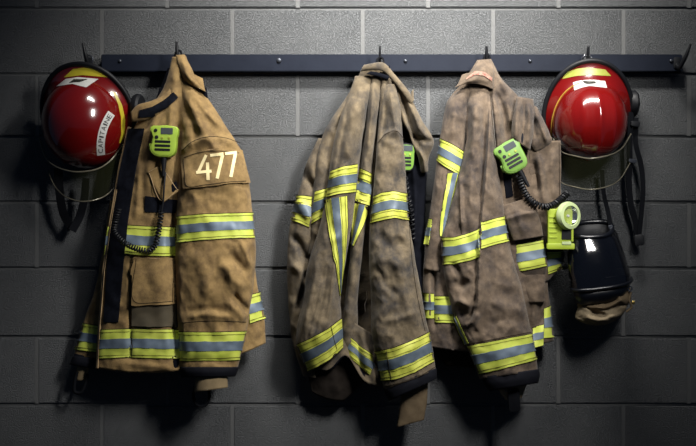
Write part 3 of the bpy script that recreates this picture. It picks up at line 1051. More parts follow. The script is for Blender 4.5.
stitch(J2, [(330, 326), (336, 349)], [fa2], 20, lift=.004)
tube('zip_pull', J2, 'chrome', px_path([(366.5, 291, .115), (367.2, 298, .118), (365, 304, .12), (365.6, 312, .12)], 14), .0014, n=6)

# ================================================================== JACKET 3 (right)
J3 = thing('firefighter_jacket', 'worn brown fire jacket carrying a green microphone and a lime torch, beside the glossy helmet', 'jacket', pw(495, 411, 0.07), 'fire jackets on the hooks')
B_ = 'brown_canvas'
b3 = loft('body', J3, [B_, 'navy_lining'], [
    (477, 60, 491, 59, .09, .014, .012), (464, 80, 501, 78, .088, .03, .025), (448, 100, 517, 95, .085, .042, .036), (443, 118, 530, 112, .082, .046, .042),
    (440, 138, 540, 134, .08, .05, .048), (436, 165, 548, 162, .08, .052, .05), (431, 205, 552, 203, .08, .054, .052), (425.5, 245, 558, 245, .08, .056, .055),
    (422.5, 285, 548, 280, .08, .056, .055), (424, 322, 551, 312, .08, .056, .055, 5), (426, 346, 554, 341, .08, .054, .054, 8)],
    folds=[('r', [(466, 98), (466, 130), (462, 165), (450, 215)], 3.5, -.022), ('r', [(455, 100), (451, 135), (444, 175), (437, 220)], 7, .022),
           ('s', [(493, 88), (494, 110), (498, 150), (502, 180)], 8, .010), ('r', [(500, 72), (508, 95), (512, 130)], 4, .012), ('r', [(496, 90), (504, 115), (506, 140)], 3, -.010), ('r', [(502, 165), (520, 190), (528, 200)], 6, .006),
           ('r', [(434, 250), (434, 290), (435, 330)], 2.0, -.008), ('r', [(428, 255), (428, 320)], 4, .006), ('r', [(548, 285), (540, 310), (532, 340)], 4, -.012), ('r', [(530, 300), (528, 330), (524, 345)], 4, -.012)],
    noise=.006, seed=21, nf=120)
s3 = loft('sleeve', J3, [B_, 'dark_cuff'], [
    (469, 90, 490, 88, .105, .026, .02), (466.5, 108, 493, 108, .115, .042, .03), (465.5, 145, 496, 143, .125, .048, .038), (458, 178, 499, 172, .13, .053, .044),
    (447.5, 218, 504.5, 210, .132, .058, .048), (441.5, 240, 507, 226, .132, .06, .05), (443.5, 268, 511, 250, .132, .06, .05), (449, 297, 522.5, 290, .132, .062, .05),
    (458.5, 328, 530, 325, .132, .062, .05), (467, 347, 533, 337, .132, .062, .05), (480, 379, 538, 371, .13, .058, .048)],
    folds=[('r', [(476, 98), (474, 130), (472, 165)], 5, .010), ('r', [(484, 100), (484, 150), (481, 200)], 3, -.010), ('s', [(491, 95), (488, 150), (482, 220), (479, 262), (478, 300), (466, 340)], 9, .012),
           ('r', [(468, 104), (468, 130), (466, 150)], 2.5, -.010), ('r', [(452, 280), (462, 286), (470, 280)], 4, -.010), ('r', [(455, 300), (468, 304), (474, 290)], 3.5, .010), ('r', [(458, 316), (470, 314), (476, 306)], 3, -.008),
           ('r', [(462, 326), (474, 322), (480, 312)], 3, .009), ('r', [(468, 336), (478, 330)], 2.5, -.007), ('r', [(450, 262), (458, 270), (464, 290)], 3.5, -.009), ('r', [(490, 300), (505, 306), (525, 312)], 4, .005), ('r', [(488, 325), (508, 318), (527, 322)], 4, -.005),
           ('r', [(460, 180), (461, 215), (463, 234)], 2.2, .006), ('r', [(470, 160), (472, 200), (470, 234)], 5, .006)],
    noise=.0075, seed=22, nf=90)
loft('cuff', J3, ['dark_cuff', 'navy_lining'], [(481, 377, 539, 369, .13, .06, .05), (484, 385, 540, 376, .13, .062, .051), (489, 391.5, 538, 383, .13, .056, .048)], noise=.002, nf=48, nv=8, seed=23)
c3 = loft('collar', J3, B_, [(478, 61, 490, 59, .10, .012, .01), (472, 71, 494, 69, .115, .022, .012), (463, 80, 494, 79, .125, .024, .014), (454.5, 87.5, 493.5, 89.5, .13, .012, .014, -5)],
          folds=[('r', [(486, 62), (478, 76), (466, 84)], 4, .006)], noise=.003, seed=24, nf=48, nv=30)
patch('collar_band', J3, 'red_embroidery', edge_grid([(467, 77.5), (475, 71.5), (484, 72), (492, 78)], [(466.5, 80), (475, 75), (483, 75.5), (491.5, 81)], 4, 16), [c3], th=.001)
flap3 = loft('front_flap', J3, [B_, 'dark_cuff'], [(517, 96.5, 533, 99, .128, .026, .018), (514.5, 108, 534.5, 111, .135, .036, .02), (512.5, 121, 533.5, 127, .140, .040, .022), (511, 132, 532, 142, .144, .038, .022), (511.5, 137, 530.5, 151, .144, .034, .02)],
               folds=[('r', [(518, 100), (516, 122), (514, 145)], 3, .008), ('r', [(524, 100), (524, 122), (521, 146)], 2.5, -.010), ('r', [(529, 103), (530, 125), (528, 148)], 2.5, .007)], noise=.004, seed=25, nf=44)
sd3 = loft('side_panel', J3, [B_, 'navy_lining'], [(529, 141, 561, 140.5, .112, .014, .010), (528, 170, 561.3, 170, .112, .016, .012), (530, 205, 561.5, 205, .104, .022, .03), (536, 240, 562.5, 240, .096, .024, .04), (538, 262, 563, 262, .09, .026, .04), (534, 285, 550, 280, .08, .026, .034)],
            folds=[('r', [(538, 150), (542, 180), (546, 210)], 4, .010), ('r', [(533, 160), (538, 195)], 3, -.008), ('r', [(552, 150), (553, 200)], 3, .004)], noise=.005, seed=26, nf=44)
sh3 = loft('shoulder_fold', J3, [B_, 'dark_cuff'], [(530, 104, 537, 107, .11, .016, .014), (530, 118, 544, 120, .115, .024, .02), (529, 132, 550, 134, .12, .026, .022), (530, 145, 551.5, 142, .12, .022, .02), (534, 152, 545, 148, .118, .014, .014)],
            folds=[('r', [(536, 112), (543, 130), (548, 145)], 2.5, .009), ('r', [(533, 118), (536, 140)], 3, -.008)], noise=.004, seed=27, nf=40)
ALL3 = [b3, sd3]
bp3 = loft('back_panel', J3, [B_, 'navy_lining'], [
    (461, 88, 474, 88, .10, .02, .02), (450, 99, 470, 98, .10, .034, .03), (443.5, 118, 468.5, 118, .10, .042, .035), (440, 138, 466.5, 140, .10, .046, .038), (436.5, 163, 462.5, 168, .10, .048, .04),
    (431.5, 205, 454, 208, .098, .046, .04), (426, 246, 448, 248, .095, .042, .04), (423.5, 270, 447, 272, .09, .034, .036)],
    folds=[('r', [(457, 100), (454, 120), (452, 140)], 4, .007), ('r', [(447, 178), (441, 215), (437, 240)], 2, -.005)], noise=.005, seed=55, nf=56)
strip(J3, [bp3], [(440.5, 139), (451, 144), (464, 152.5)], [(436.8, 160), (446, 167), (458.5, 174.5)], wrap='L')
strip(J3, [bp3], [(448, 173.5), (444, 195), (441.2, 218), (440.2, 236)], [(461.5, 172), (455.5, 195), (449, 218), (444.5, 236)])
strip(J3, [bp3], [(429.4, 219), (432.5, 219.5)], [(424.4, 244), (428.8, 244.5)])
strip(J3, [b3], [(423, 293.5), (433.2, 294)], [(424, 317.5), (433.6, 318)], wrap='L')
strip(J3, [b3], [(434.4, 296.5), (449, 296.5)], [(434.8, 322), (455, 323)])
strip(J3, [s3], [(441.8, 238), (455, 237.5), (468, 234), (479.5, 229)], [(443, 264.5), (455, 263.5), (468, 260.5), (480, 257)], wrap='L')
strip(J3, [s3], [(481.5, 222.5), (492, 219.5), (505.2, 216.5)], [(481, 248.5), (494, 244.5), (508.6, 241)], wrap='R')
strip(J3, [s3], [(467.5, 346), (490, 342), (512, 337.5), (532.2, 334)], [(479, 373.5), (496, 370), (516, 365), (536.6, 359)], wrap='LR')
strip(J3, [b3, s3], [(452.5, 319), (459, 333), (464.5, 345)], [(456.8, 316), (463.5, 331), (469, 343)])
pk3 = loft('pocket', J3, [B_, 'dark_cuff'], [(500.5, 206, 532, 196.5, .128, .026, .02), (504, 216, 536, 207, .132, .03, .02), (508, 228, 540, 221, .132, .034, .02), (513, 241, 543.5, 236, .130, .030, .02)],
           folds=[('s', [(506, 219.5), (520, 214), (539, 211)], 4, -.006), ('r', [(514, 206), (520, 222), (524, 236)], 3, .004)], noise=.003, seed=28, nf=44, nv=40, q=.28)
lp3 = loft('lower_pocket', J3, [B_, 'navy_lining'], [(511, 241, 544, 237, .112, .022, .02), (515, 256, 546, 252, .114, .026, .022), (519, 272, 547, 267, .112, .024, .02), (523, 278, 545, 274, .108, .016, .016)], noise=.003, seed=29, nf=44, nv=34, q=.4)
strip(J3, [lp3], [(512.5, 245.5), (528, 243), (544.5, 240)], [(519, 271), (533, 268.5), (546.4, 265.5)], wrap='R')
strip(J3, [sd3], [(547, 252), (562.5, 251.5)], [(548, 274), (562, 268)], wrap='R')
pl3 = loft('pocket_flap', J3, [B_, 'navy_lining'], [(522, 276, 545, 272, .105, .02, .018), (524, 290, 545, 289, .106, .022, .018), (527, 302.5, 544.5, 302, .104, .018, .016)], noise=.004, seed=30, nf=36, nv=20, q=.4)
strip(J3, [b3], [(544.5, 309), (550.4, 306)], [(543.5, 338), (553.8, 337)], wrap='R')
strip(J3, [b3], [(532.5, 328), (543.5, 325)], [(533, 348), (543, 345)])
loft('inner_layer', J3, ['dark_brown_cloth', 'navy_lining'], [(430, 340, 480, 340, .06, .024, .024), (434, 352, 482, 356, .06, .022, .022), (446, 366, 476, 368, .055, .016, .016)], nf=36, noise=.006, seed=31)
loft('wristlet', J3, 'leather', [(496, 380, 530, 376, .125, .028, .028), (499, 390, 526, 387, .124, .024, .024), (506, 400, 522, 398, .122, .018, .018)], nf=36, nv=16, noise=.004, seed=32)
tube('ring', J3, 'bolt_steel', px_path([(504.5, 388, .155), (507, 385.5, .157), (510.5, 387, .158), (510.5, 390.5, .158), (507, 391.5, .157), (504.6, 389.4, .155)], 20), .0018, n=6)
bm = prism_bm(rrect(0, 0, 0.034, 0.068, 0.009), -0.004, 0.004, .002)
bm_obj('strap_tab', bm, J3, 'black_webbing', frame(pw(514, 400, .155), (1, 0, .06), (0, -1, 0)))
loop_strap(J3, 486.5, 58, .088)
stitch(J3, [(459, 178), (460, 205), (461.5, 234)], [s3], 40, r=.0011)
stitch(J3, [(559, 143), (559.3, 180), (559.5, 225)], [sd3], 40)
stitch(J3, [(490, 92), (492, 120), (494.5, 143), (498, 172)], [s3], 50)
stitch(J3, [(466, 344.2), (490, 340), (512, 335.6), (531.5, 332)], [s3], 40)
patch('dark_placket', J3, 'navy_lining', edge_grid([(500, 150), (503, 175), (506, 198)], [(508, 150), (511, 175), (513, 196)], 5, 26), [b3], th=.0015)

# ================================================================== RADIO MICROPHONES


def microphone(label, cx, cy, ang, mcol, targets, scale=1.0, depth=None, facing=(0, -1, 0), shell=None):
    if depth is None:
        hs = [cast(cx + a, cy + b, targets) for a in (-8, 0, 8) for b in (-10, 0, 10)]
        depth = max(-h[0].y for h in hs if h) + 0.002
    k = (D - depth) / D / S * scale           # metres per photo pixel here
    root = thing('radio_microphone', label, 'microphone', pw(cx, cy, depth), 'speaker microphones on the jackets')
    a = math.radians(ang)
    M = frame(pw(cx, cy, depth), (math.cos(a), 0, math.sin(a)), facing)
    P = lambda pts: [(x * k, -y * k) for x, y in pts]
    out = [(-14.2, -11), (-13.2, -14), (-10.5, -15.4), (-4, -15.6), (2, -16.2), (8, -15.6), (12.2, -15), (14, -12.5), (14, -8), (13, -5), (12.8, 3), (12.2, 9), (10.5, 13), (7, 15.4), (-4, 15.8), (-9, 14.4),
           (-12.2, 11.8), (-13.8, 8), (-13.2, 4.2), (-11.8, 2), (-11.4, -3.8), (-12.5, -6.5)]
    bm_obj('body', prism_bm(P(out), 0.0, 0.028, 0.006, 3), root, shell or mcol, M)
    inset = [(x * 0.86, y * 0.88) for x, y in out]
    bm_obj('face_plate', prism_bm(P(inset), 0.026, 0.0295, 0.0012, 2), root, mcol, M)
    bm_obj('screen', prism_bm([(x * k, -y * k) for x, y in rrect(3.2, -10.2, 12, 6.4, 0.8)], 0.029, 0.0306, 0.0004, 1), root, 'grey_screen', M)
    bm_obj('button', prism_bm(P(circle(-7.8, -10.6, 1.7)), 0.029, 0.0315, 0.0006, 1), root, 'black_rubber', M)
    bm_obj('button', prism_bm(P(circle(-6.6, -3.9, 1.8)), 0.029, 0.0315, 0.0006, 1), root, 'black_rubber', M)
    for x in (-1.2, 5.8):
        bm_obj('button', prism_bm(P(circle(x, -3.4, 1.2, 14)), 0.029, 0.0312, 0.0004, 1), root, 'olive_sticker', M)
    for y in (0.4, 4.4, 8.4):
        bm_obj('speaker_slot', prism_bm(P(rrect(-0.6, y, 15.6, 2.5, 0.9)), 0.029, 0.0305, 0.0003, 1), root, 'black_rubber', M)
    bm_obj('side_key', prism_bm(P(rrect(-13.4, 6.0, 2.0, 7.5, 0.9)), 0.006, 0.02, 0.001, 1), root, mcol, M)
    bm_obj('strain_relief', lathe_bm([(0, 0), (0.0095, 0), (0.0085, 0.02), (0.0058, 0.045), (0.0042, 0.062), (0, 0.062)], 16), root, 'black_rubber',
           M @ Matrix.Translation((0.4 * k, -13.0 * k, 0.014)) @ Matrix.Rotation(math.radians(90), 4, 'X') @ Matrix.Rotation(0, 4, 'Y'))
    return root, M, depth, k


allj1 = [b1, s1, c1]
m1, M1, d1, k1 = microphone('bright lime radio microphone clipped to the golden jacket beside the 477 sleeve', 165, 142, -2, 'mic_lime', [b1])
dd = d1 + .012
cw = px_path([(165.5, 172, dd), (164, 188, dd + .006), (163, 203, dd + .002), (161.5, 212, dd)], 24)
tube('cord', m1, 'black_rubber', cw, .0028, n=8)
coil('coiled_cord', m1, 'black_rubber', px_path([(161.5, 211, dd), (160, 222, dd), (158, 235, dd + .002), (155.5, 245, dd + .004)], 40), .0068, 11, .0026)
coil('coiled_cord', m1, 'black_rubber', px_path([(155.5, 245, dd + .004), (151, 250, dd + .006), (141, 250, dd + .007), (130, 246, dd + .006), (120, 239, dd + .002), (114.5, 231, dd - .002), (115.5, 222, dd - .003), (119, 209, dd - .003)], 60), .0068, 28, .0027)

m3, M3, d3, k3 = microphone('green radio microphone hanging tilted from the worn brown jacket', 510.5, 157.5, 30, 'mic_green', [b3, s3])
dd = d3 + .012
coil('coiled_cord', m3, 'black_rubber', px_path([(519.5, 175.5, dd), (522, 186, dd), (527, 196, dd), (535, 203.5, dd + .006), (544, 207, dd + .004), (553, 205, dd - .01), (560, 200, dd - .025), (567, 193.5, dd - .04)], 70), .0078, 26, .0034)

m2, M2, d2, k2 = microphone('green radio microphone half hidden behind the sleeve of the bunched jacket', 400.5, 158, 0, 'mic_green', [b2], scale=.9, depth=.092, facing=(.5, -1, 0), shell='black_rubber')
coil('coiled_cord', m2, 'black_rubber', px_path([(405, 176, .115), (408, 195, .10), (412, 215, .10), (413, 240, .10)], 40), .006, 14, .0026)

# ================================================================== TORCH
dz = max(-cast(548, 232, [sd3, b3, lp3])[0].y, .10)
torch = thing('right_angle_torch', 'lime plastic right-angle torch with a round lamp head clipped to the brown jacket', 'torch', pw(558, 249, dz))
kk = (D - dz) / D / S
Mt = frame(pw(556, 249, dz + .002), (1, -.12, 0), (-.12, -1, 0))
tb = bm_obj('body', prism_bm([(x * kk, y * kk) for x, y in rrect(3, 20, 24, 40, 3)], 0, .042, .004, 3), torch, 'torch_lime', Mt)
bm_obj('base', prism_bm([(x * kk, y * kk) for x, y in rrect(3.5, 3, 27, 6, 1.5)], -.001, .046, .003, 2), torch, 'torch_lime', Mt)
bm_obj('clip_window', prism_bm([(x * kk, y * kk) for x, y in rrect(9.3, 14.5, 10, 10, 1)], .041, .0438, .0008, 1), torch, 'black_rubber', Mt)
bm_obj('clip', prism_bm([(x * kk, y * kk) for x, y in rrect(14.6, 15, 2.2, 15, .8)], .041, .047, .0008, 1), torch, 'torch_lime', Mt)
for y in (12, 17, 22, 27, 32):
    bm_obj('rib', prism_bm([(x * kk, y_ * kk) for x, y_ in rrect(-4, y, 8, 1.6, .6)], .041, .0435, .0005, 1), torch, 'torch_lime', Mt)
bm_obj('latch', prism_bm([(x * kk, y * kk) for x, y in rrect(9, 6.2, 9, 3, .8)], .045, .048, .0008, 1), torch, 'glow_ring', Mt)
hp = pw(566, 216, dz + .040)
Mh = frame(hp, (0, 0, 1), (.62, -1, .05))
bm_obj('lamp_head', lathe_bm([(0, -.03), (.024, -.03), (.030, -.018), (.033, 0), (.033, .004)] + [(.030, .006), (0, .006)], 32), torch, 'torch_lime', Mh)
bm_obj('bezel', lathe_bm([(.034, 0), (.0405, .003), (.0415, .012), (.0385, .020), (.029, .0215), (.0275, .018), (.0275, .006), (.034, 0)], 36), torch, 'glow_ring', Mh)
bm_obj('reflector', lathe_bm([(.0275, .0185), (.023, .009), (.015, .003), (.006, .001), (0, .001)], 32), torch, 'chrome', Mh)
bm_obj('bulb', lathe_bm([(0, .013), (.003, .012), (.0042, .008), (.0042, .002)], 14), torch, 'white_sticker', Mh)
bm_obj('lens', lathe_bm([(.0278, .0190), (.012, .0198), (0, .0200)], 32), torch, 'lens_glass', Mh)

# ================================================================== HELMETS


def helmet(label, cx, cy, dc, tilt, yaw, roll, ridge, sx=1.0):
    root = thing('fire_helmet', label, 'helmet', pw(cx, cy + 80, .06), 'red helmets hanging from the rail')
    t, yw, rl = math.radians(tilt), math.radians(yaw), math.radians(roll)
    M = Matrix.Translation(Vector(pw(cx, cy, dc))) @ Matrix.Rotation(rl, 4, 'Y') @ Matrix.Rotation(yw, 4, 'Z') @ Matrix.Rotation(t, 4, 'X') @ frame((0, 0, 0), (1, 0, 0), (0, -1, 0))
    # local: x right, y up (rear brim), z out of the crown
    na, nr = 96, 40
    ax, ay, h = .111 * sx, .124 * sx, .150
    yo = -.020
    V, F = [], []
    for i in range(nr + 1):
        r = i / nr
        rr = math.sin(r * math.pi / 2)
        for j in range(na):
            a = 2 * math.pi * j / na
            x, y = ax * rr * math.cos(a), ay * rr * math.sin(a)
            z = h * max(0, 1 - rr ** 2.25) ** .52
            if ridge:
                z += math.exp(-(x / .010) ** 2) * .0065 * (1 - rr ** 6) + (math.exp(-((abs(x) - .045) / .009) ** 2)) * .003 * (1 - rr ** 4)
            V.append((x, y + yo, z))
    for i in range(nr):
        for j in range(na):
            k = (j + 1) % na
            F.append((i * na + j, i * na + k, (i + 1) * na + k, (i + 1) * na + j))
    wv = lambda L: [tuple(M @ Vector(v)) for v in L]
    # weld the pole
    F = [tuple(f) for f in F]
    shell = mesh_obj('crown', wv(V), F, root, 'red_shell', True)
    # brim: from the crown out to the rim, wide at the rear (top), closed with an underside

    def rim(a):
        c, s_ = math.cos(a), math.sin(a)
        return (ax + .020) * c, (.166 if s_ > 0 else .125) * s_ - .012
    V2, F2 = [], []
    nb = 10
    for i in range(nb + 1):
        u = i / nb
        for j in range(na):
            a = 2 * math.pi * j / na
            x0, y0 = ax * .97 * math.cos(a), ay * .97 * math.sin(a) + yo
            x1, y1 = rim(a)
            z = .016 * (1 - u) ** 2 + .006 - .018 * u + .010 * math.sin(a) ** 2 * u
            V2.append((x0 + (x1 - x0) * u, y0 + (y1 - y0) * u, z))
    for i in range(nb + 1):
        u = 1 - i / nb
        for j in range(na):
            a = 2 * math.pi * j / na
            x0, y0 = ax * .9 * math.cos(a), ay * .9 * math.sin(a) + yo
            x1, y1 = rim(a)
            z = .012 * (1 - u) ** 2 - .018 * u + .010 * math.sin(a) ** 2 * u
            V2.append((x0 + (x1 - x0) * u, y0 + (y1 - y0) * u, z))
    n2 = 2 * nb + 2
    for i in range(n2 - 1):
        for j in range(na):
            k = (j + 1) % na
            F2.append((i * na + j, i * na + k, (i + 1) * na + k, (i + 1) * na + j))
    brim = mesh_obj('brim', wv(V2), F2, root, 'red_shell', True)
    P = []
    for j in range(na):
        a = 2 * math.pi * j / na
        x1, y1 = rim(a)
        P.append((x1 * 1.01, y1 + .002 * math.sin(a), -.013 + .010 * math.sin(a) ** 2))
    tube('rim_trim', root, 'black_rubber', wv(P), .0075, n=10, close=True)
    # liner closing the inside
    V3 = [(0, yo, .075)]
    F3 = []
    for i, (s_, z) in enumerate(((.5, .06), (.8, .03), (.93, -.004), (.99, -.006))):
        for j in range(na):
            a = 2 * math.pi * j / na
            V3.append((ax * s_ * math.cos(a), ay * s_ * math.sin(a) + yo, z))
    for j in range(na):
        k = (j + 1) % na
        F3.append((0, 1 + j, 1 + k))
        for i in range(3):
            F3.append((1 + i * na + j, 1 + i * na + k, 1 + (i + 1) * na + k, 1 + (i + 1) * na + j))
    mesh_obj('liner', wv(V3), F3, root, 'black_rubber', True)
    for sgn in (1,):
        Mk = M @ Matrix.Translation((sgn * (ax + .020), .022, -.034)) @ Matrix.Rotation(sgn * math.pi / 2, 4, 'Y')
        bm_obj('visor_hinge', lathe_bm([(0, -.004), (.036, -.004), (.040, .004), (.040, .013), (.034, .019), (.014, .021), (.012, .026), (0, .026)], 28), root, 'black_rubber', Mk)
    return root, M, shell, brim


def sheet(name, parent, material, top, bot, n=40, m=10, th=.002):
    """curved shell between two curves given as (px, py, depth)"""
    Tt, Bb = px_path(top, n), px_path(bot, n)
    V, F = [], []
    for k in range(m + 1):
        V += list(Tt * (1 - k / m) + Bb * k / m)
    K = len(V)
    nrm = np.array([0, th, 0])
    V += [v + nrm for v in V]
    for k in range(m):
        for j in range(n - 1):
            a = (k * n + j, k * n + j + 1, (k + 1) * n + j + 1, (k + 1) * n + j)
            F.append(a)
            F.append(tuple(K + i for i in reversed(a)))
    ring = list(range(n)) + [k * n + n - 1 for k in range(1, m + 1)] + [m * n + j for j in range(n - 2, -1, -1)] + [k * n for k in range(m - 1, 0, -1)]
    for a, b in zip(ring, ring[1:] + ring[:1]):
        F.append((a, b, K + b, K + a))
    return mesh_obj(name, V, F, parent, material, True, sharp=50)


def visor(root, top, bot):
    v = sheet('visor', root, 'visor_plastic', top, bot)
    tube('visor_rim', v, 'visor_edge', px_path(top, 40), .0022, n=6)
    tube('visor_rim', v, 'visor_edge', px_path(bot, 40), .0018, n=6)
    return v


def steel_ring(root, x, y, d, r, material):
    P = [pw(x, y, d) + np.array([r * math.cos(a) * .95, -.3 * r * math.cos(a), r * math.sin(a)]) for a in np.linspace(0, 2 * math.pi, 28, endpoint=False)]
    return tube('hanging_ring', root, material, P, .0024, n=8, close=True)


# ---- right helmet
hr, MR, shR, brR = helmet('glossy red fire helmet with a gold-piped ridged crown hanging above the black mask', 589, 113, .070, 17, 0, 0, True)
patch('reflective_sticker', hr, 'olive_sticker', edge_grid([(567, 72), (577, 68.6), (588, 67.5), (605, 69.5)], [(562, 79), (576, 76), (589, 75), (611, 76)], 6, 20), [brR], th=.0006, off=.0002)
stk = patch('front_sticker', hr, 'white_sticker', edge_grid([(573, 82.5), (581, 80.5), (590, 79.6), (605, 81)], [(574.5, 90.5), (582, 87.6), (590, 86), (607, 88)], 8, 18), [shR, brR], th=.0006, off=.0003)
patch('sticker_mark', stk, 'ink', edge_grid([(582, 80.4), (587, 81.6), (595, 81.8)], [(584.5, 83.6), (588, 84.5), (596, 83.6)], 4, 8), [shR, brR], th=.0006, off=.001)
tube('gold_piping', hr, 'gold_piping', surf_path([(551.6, 136), (552.4, 120), (556.5, 106), (563, 95), (572, 87), (582, 82.4)], [shR, brR], 40, .001), .0019, n=6)
visor(hr, [(553, 138, .05), (560, 150, .085), (575, 156, .155), (590, 158.5, .19), (606, 156, .18), (622, 148, .13), (631, 134, .09)],
      [(553, 168, .045), (560, 181, .075), (575, 187, .135), (590, 189.5, .16), (606, 187, .15), (620, 179, .11), (630, 163, .075)])
steel_ring(hr, 587, 60.5, HD + .004, .015, 'chrome')
ribbon('chin_strap', hr, 'black_webbing', px_path([(631, 112, .07), (630, 135, .07), (629.5, 160, .06), (629, 185, .05), (631, 205, .045), (635.5, 222, .04), (638, 236, .04)], 40), .018, twist=(.4, -.3))
ribbon('chin_strap', hr, 'black_webbing', px_path([(636, 118, .065), (636, 145, .06), (641, 165, .05), (643, 190, .045), (641.5, 212, .042), (639, 238, .045)], 40), .015, twist=(-.5, .4))
bm_obj('strap_buckle', prism_bm(rrect(0, 0, .030, .034, .008), -.006, .006, .003, 2), hr, 'black_rubber', frame(pw(639, 240, .046), (1, 0, .1), (0, -1, 0)))
bm_obj('strap_slider', prism_bm(rrect(0, 0, .028, .016, .004), -.005, .005, .002, 2), hr, 'black_rubber', frame(pw(635, 124, .074), (1, 0, -.1), (.2, -1, 0)))
bm_obj('strap_slider', prism_bm(rrect(0, 0, .026, .012, .004), -.005, .005, .002, 2), hr, 'bolt_steel', frame(pw(632, 161, .064), (1, 0, -.1), (.2, -1, 0)))

# ---- left helmet
hl, ML, shL, brL = helmet('red fire helmet with a curved CAPITAINE patch hanging beside the golden jacket', 86, 115, .066, 24, -10, 4, False, 1.13)
patch('reflective_sticker', hl, 'yellow_sticker', edge_grid([(73, 69), (84, 67.6), (103, 69.5)], [(64, 77.5), (82, 75.2), (109.5, 77.5)], 7, 24), [brL, shL], th=.0006, off=.0002)
stk = patch('front_sticker', hl, 'white_sticker', edge_grid([(66, 79), (78, 77.2), (98.5, 79)], [(56.5, 86.5), (72, 84), (86, 87.5)], 8, 20), [shL, brL], th=.0006, off=.0003)
patch('sticker_mark', stk, 'ink', edge_grid([(74, 79.5), (80, 79.6), (88, 79.4)], [(69, 83.4), (74, 82.6), (80, 82.4)], 4, 8), [shL, brL], th=.0006, off=.001)
patch('side_sticker', hl, 'yellow_sticker', edge_grid([(112.5, 91.5), (118, 104), (121, 118), (121, 135), (119, 143)], [(116, 93), (122, 105), (125, 119), (124.6, 134), (122, 143)], 5, 34), [shL, brL], th=.0006, off=.0002)
# CAPITAINE on a white curved patch
cc, r_in, r_out = np.array((158.0, 147.0)), 53.5, 61.5
a0, a1 = math.radians(172), math.radians(216)
angs = np.linspace(a0, a1, 30)
g = np.array([[(cc[0] + r * math.cos(a), cc[1] + r * math.sin(a)) for a in angs] for r in np.linspace(r_in, r_out, 7)])
ptc = patch('rank_patch', hl, 'white_sticker', g, [shL, brL], th=.0006, off=.0003)
word = 'CAPITAINE'
adv = {'I': .55, 'A': 1.1, 'C': 1.1, 'N': 1.15, 'P': 1.0, 'T': 1.0, 'E': .95}
tot = sum(adv[c] for c in word)
span = a1 - a0 - math.radians(3)
pos = a0 + math.radians(1.5)
for ch in word:
    w = adv[ch] / tot * span
    cu = bpy.data.curves.new('letter', 'FONT')
    cu.body = ch
    cu.size = 1.0
    cu.resolution_u = 2
    to = bpy.data.objects.new('letter', cu)
    C.objects.link(to)
    dg = bpy.context.evaluated_depsgraph_get()
    me = bpy.data.meshes.new_from_object(to.evaluated_get(dg))
    bpy.data.objects.remove(to)
    co = np.array([v.co[:2] for v in me.vertices])
    lo, hi = co.min(0), co.max(0)
    nrm = (co - lo) / np.maximum(hi - lo, 1e-6)
    wch = w * (.82 if ch != 'I' else .5)
    A = pos + (w - wch) / 2 + nrm[:, 0] * wch
    Rr = r_in + 1.7 + nrm[:, 1] * (r_out - r_in - 3.4)
    Vv = []
    for a, r in zip(A, Rr):
        h = cast(cc[0] + r * math.cos(a), cc[1] + r * math.sin(a), [ptc, shL])
        Vv.append(np.array(h[0]) + np.array(h[1]) * .0008)
    mesh_obj('letter', Vv, [tuple(p.vertices) for p in me.polygons], ptc, 'ink', False)
    pos += w
visor(hl, [(39, 138, .07), (46, 158, .10), (60, 168.5, .15), (76, 172, .17), (94, 170, .155), (110, 161, .10), (124, 142, .055)],
      [(48, 172, .06), (56, 188, .09), (68, 198, .12), (82, 201.5, .13), (97, 199.5, .115), (111, 191, .07), (121, 175, .045)])
steel_ring(hl, 89, 60, HD + .004, .013, 'bolt_steel')
ribbon('chin_strap', hl, 'black_webbing', px_path([(58, 168, .06), (60, 195, .05), (64, 215, .045), (72, 229, .045)], 30), .026, twist=(.2, -.3))
ribbon('chin_strap', hl, 'black_webbing', px_path([(86, 178, .05), (84, 200, .048), (79, 218, .045), (72, 231, .05)], 30), .024, twist=(-.3, .3))

# ================================================================== FACE MASK AND CLOTH BAG
mask = thing('face_mask', 'shiny black breathing mask hanging under the glossy red helmet', 'face mask', pw(598, 303, .08))
NA = 56


def ringpts(cx, cy, d, rx, ry, rd, roll=0, nn=NA, pw_=1.0):
    """ellipse-like loop lying roughly level, seen from slightly above: ry = seen height in px, rd = half depth in m"""
    out = []
    for k in range(nn):
        a = 2 * math.pi * k / nn
        c, s_ = math.cos(a), math.sin(a)
        c, s_ = math.copysign(abs(c) ** .7, c), math.copysign(abs(s_) ** .7, s_)
        out.append((cx + rx * c, cy + ry * s_ + roll * c, d + rd * s_))
    o = np.array(out)
    return pw(o[:, 0], o[:, 1], o[:, 2])


prof = [(592, 230, .095, 20.5, 8.0, .050, -1), (593, 236, .097, 24, 8.5, .056, -1.5), (594.5, 248, .10, 27, 8, .062, -2), (597, 264, .103, 29.5, 6.5, .067, -3), (600, 276, .105, 30, 5.5, .07, -3.5), (601, 283, .106, 30, 5, .072, -4)]
V = np.concatenate([ringpts(*p) for p in prof])
F = []
for i in range(len(prof) - 1):
    for k in range(NA):
        k2 = (k + 1) % NA
        F.append((i * NA + k, i * NA + k2, (i + 1) * NA + k2, (i + 1) * NA + k))
lens = mesh_obj('lens', V, F, mask, 'mask_lens', True)
tube('top_ring', mask, 'mask_rubber', ringpts(592, 229.5, .095, 20, 7.6, .048, -1), .0075, n=10, close=True)
V = np.concatenate([ringpts(592, 231, .095, 18, 6.6, .043, -1), ringpts(592, 238, .093, 15, 5, .036, -1)])
F = [(k, (k + 1) % NA, NA + (k + 1) % NA, NA + k) for k in range(NA)] + [tuple(range(NA, 2 * NA))]
mesh_obj('exhale_port', V, F, mask, 'black_rubber', True)
tube('lens_rim', mask, 'mask_rubber', ringpts(601.3, 283.5, .106, 30, 5, .073, -4), .005, n=10, close=True)
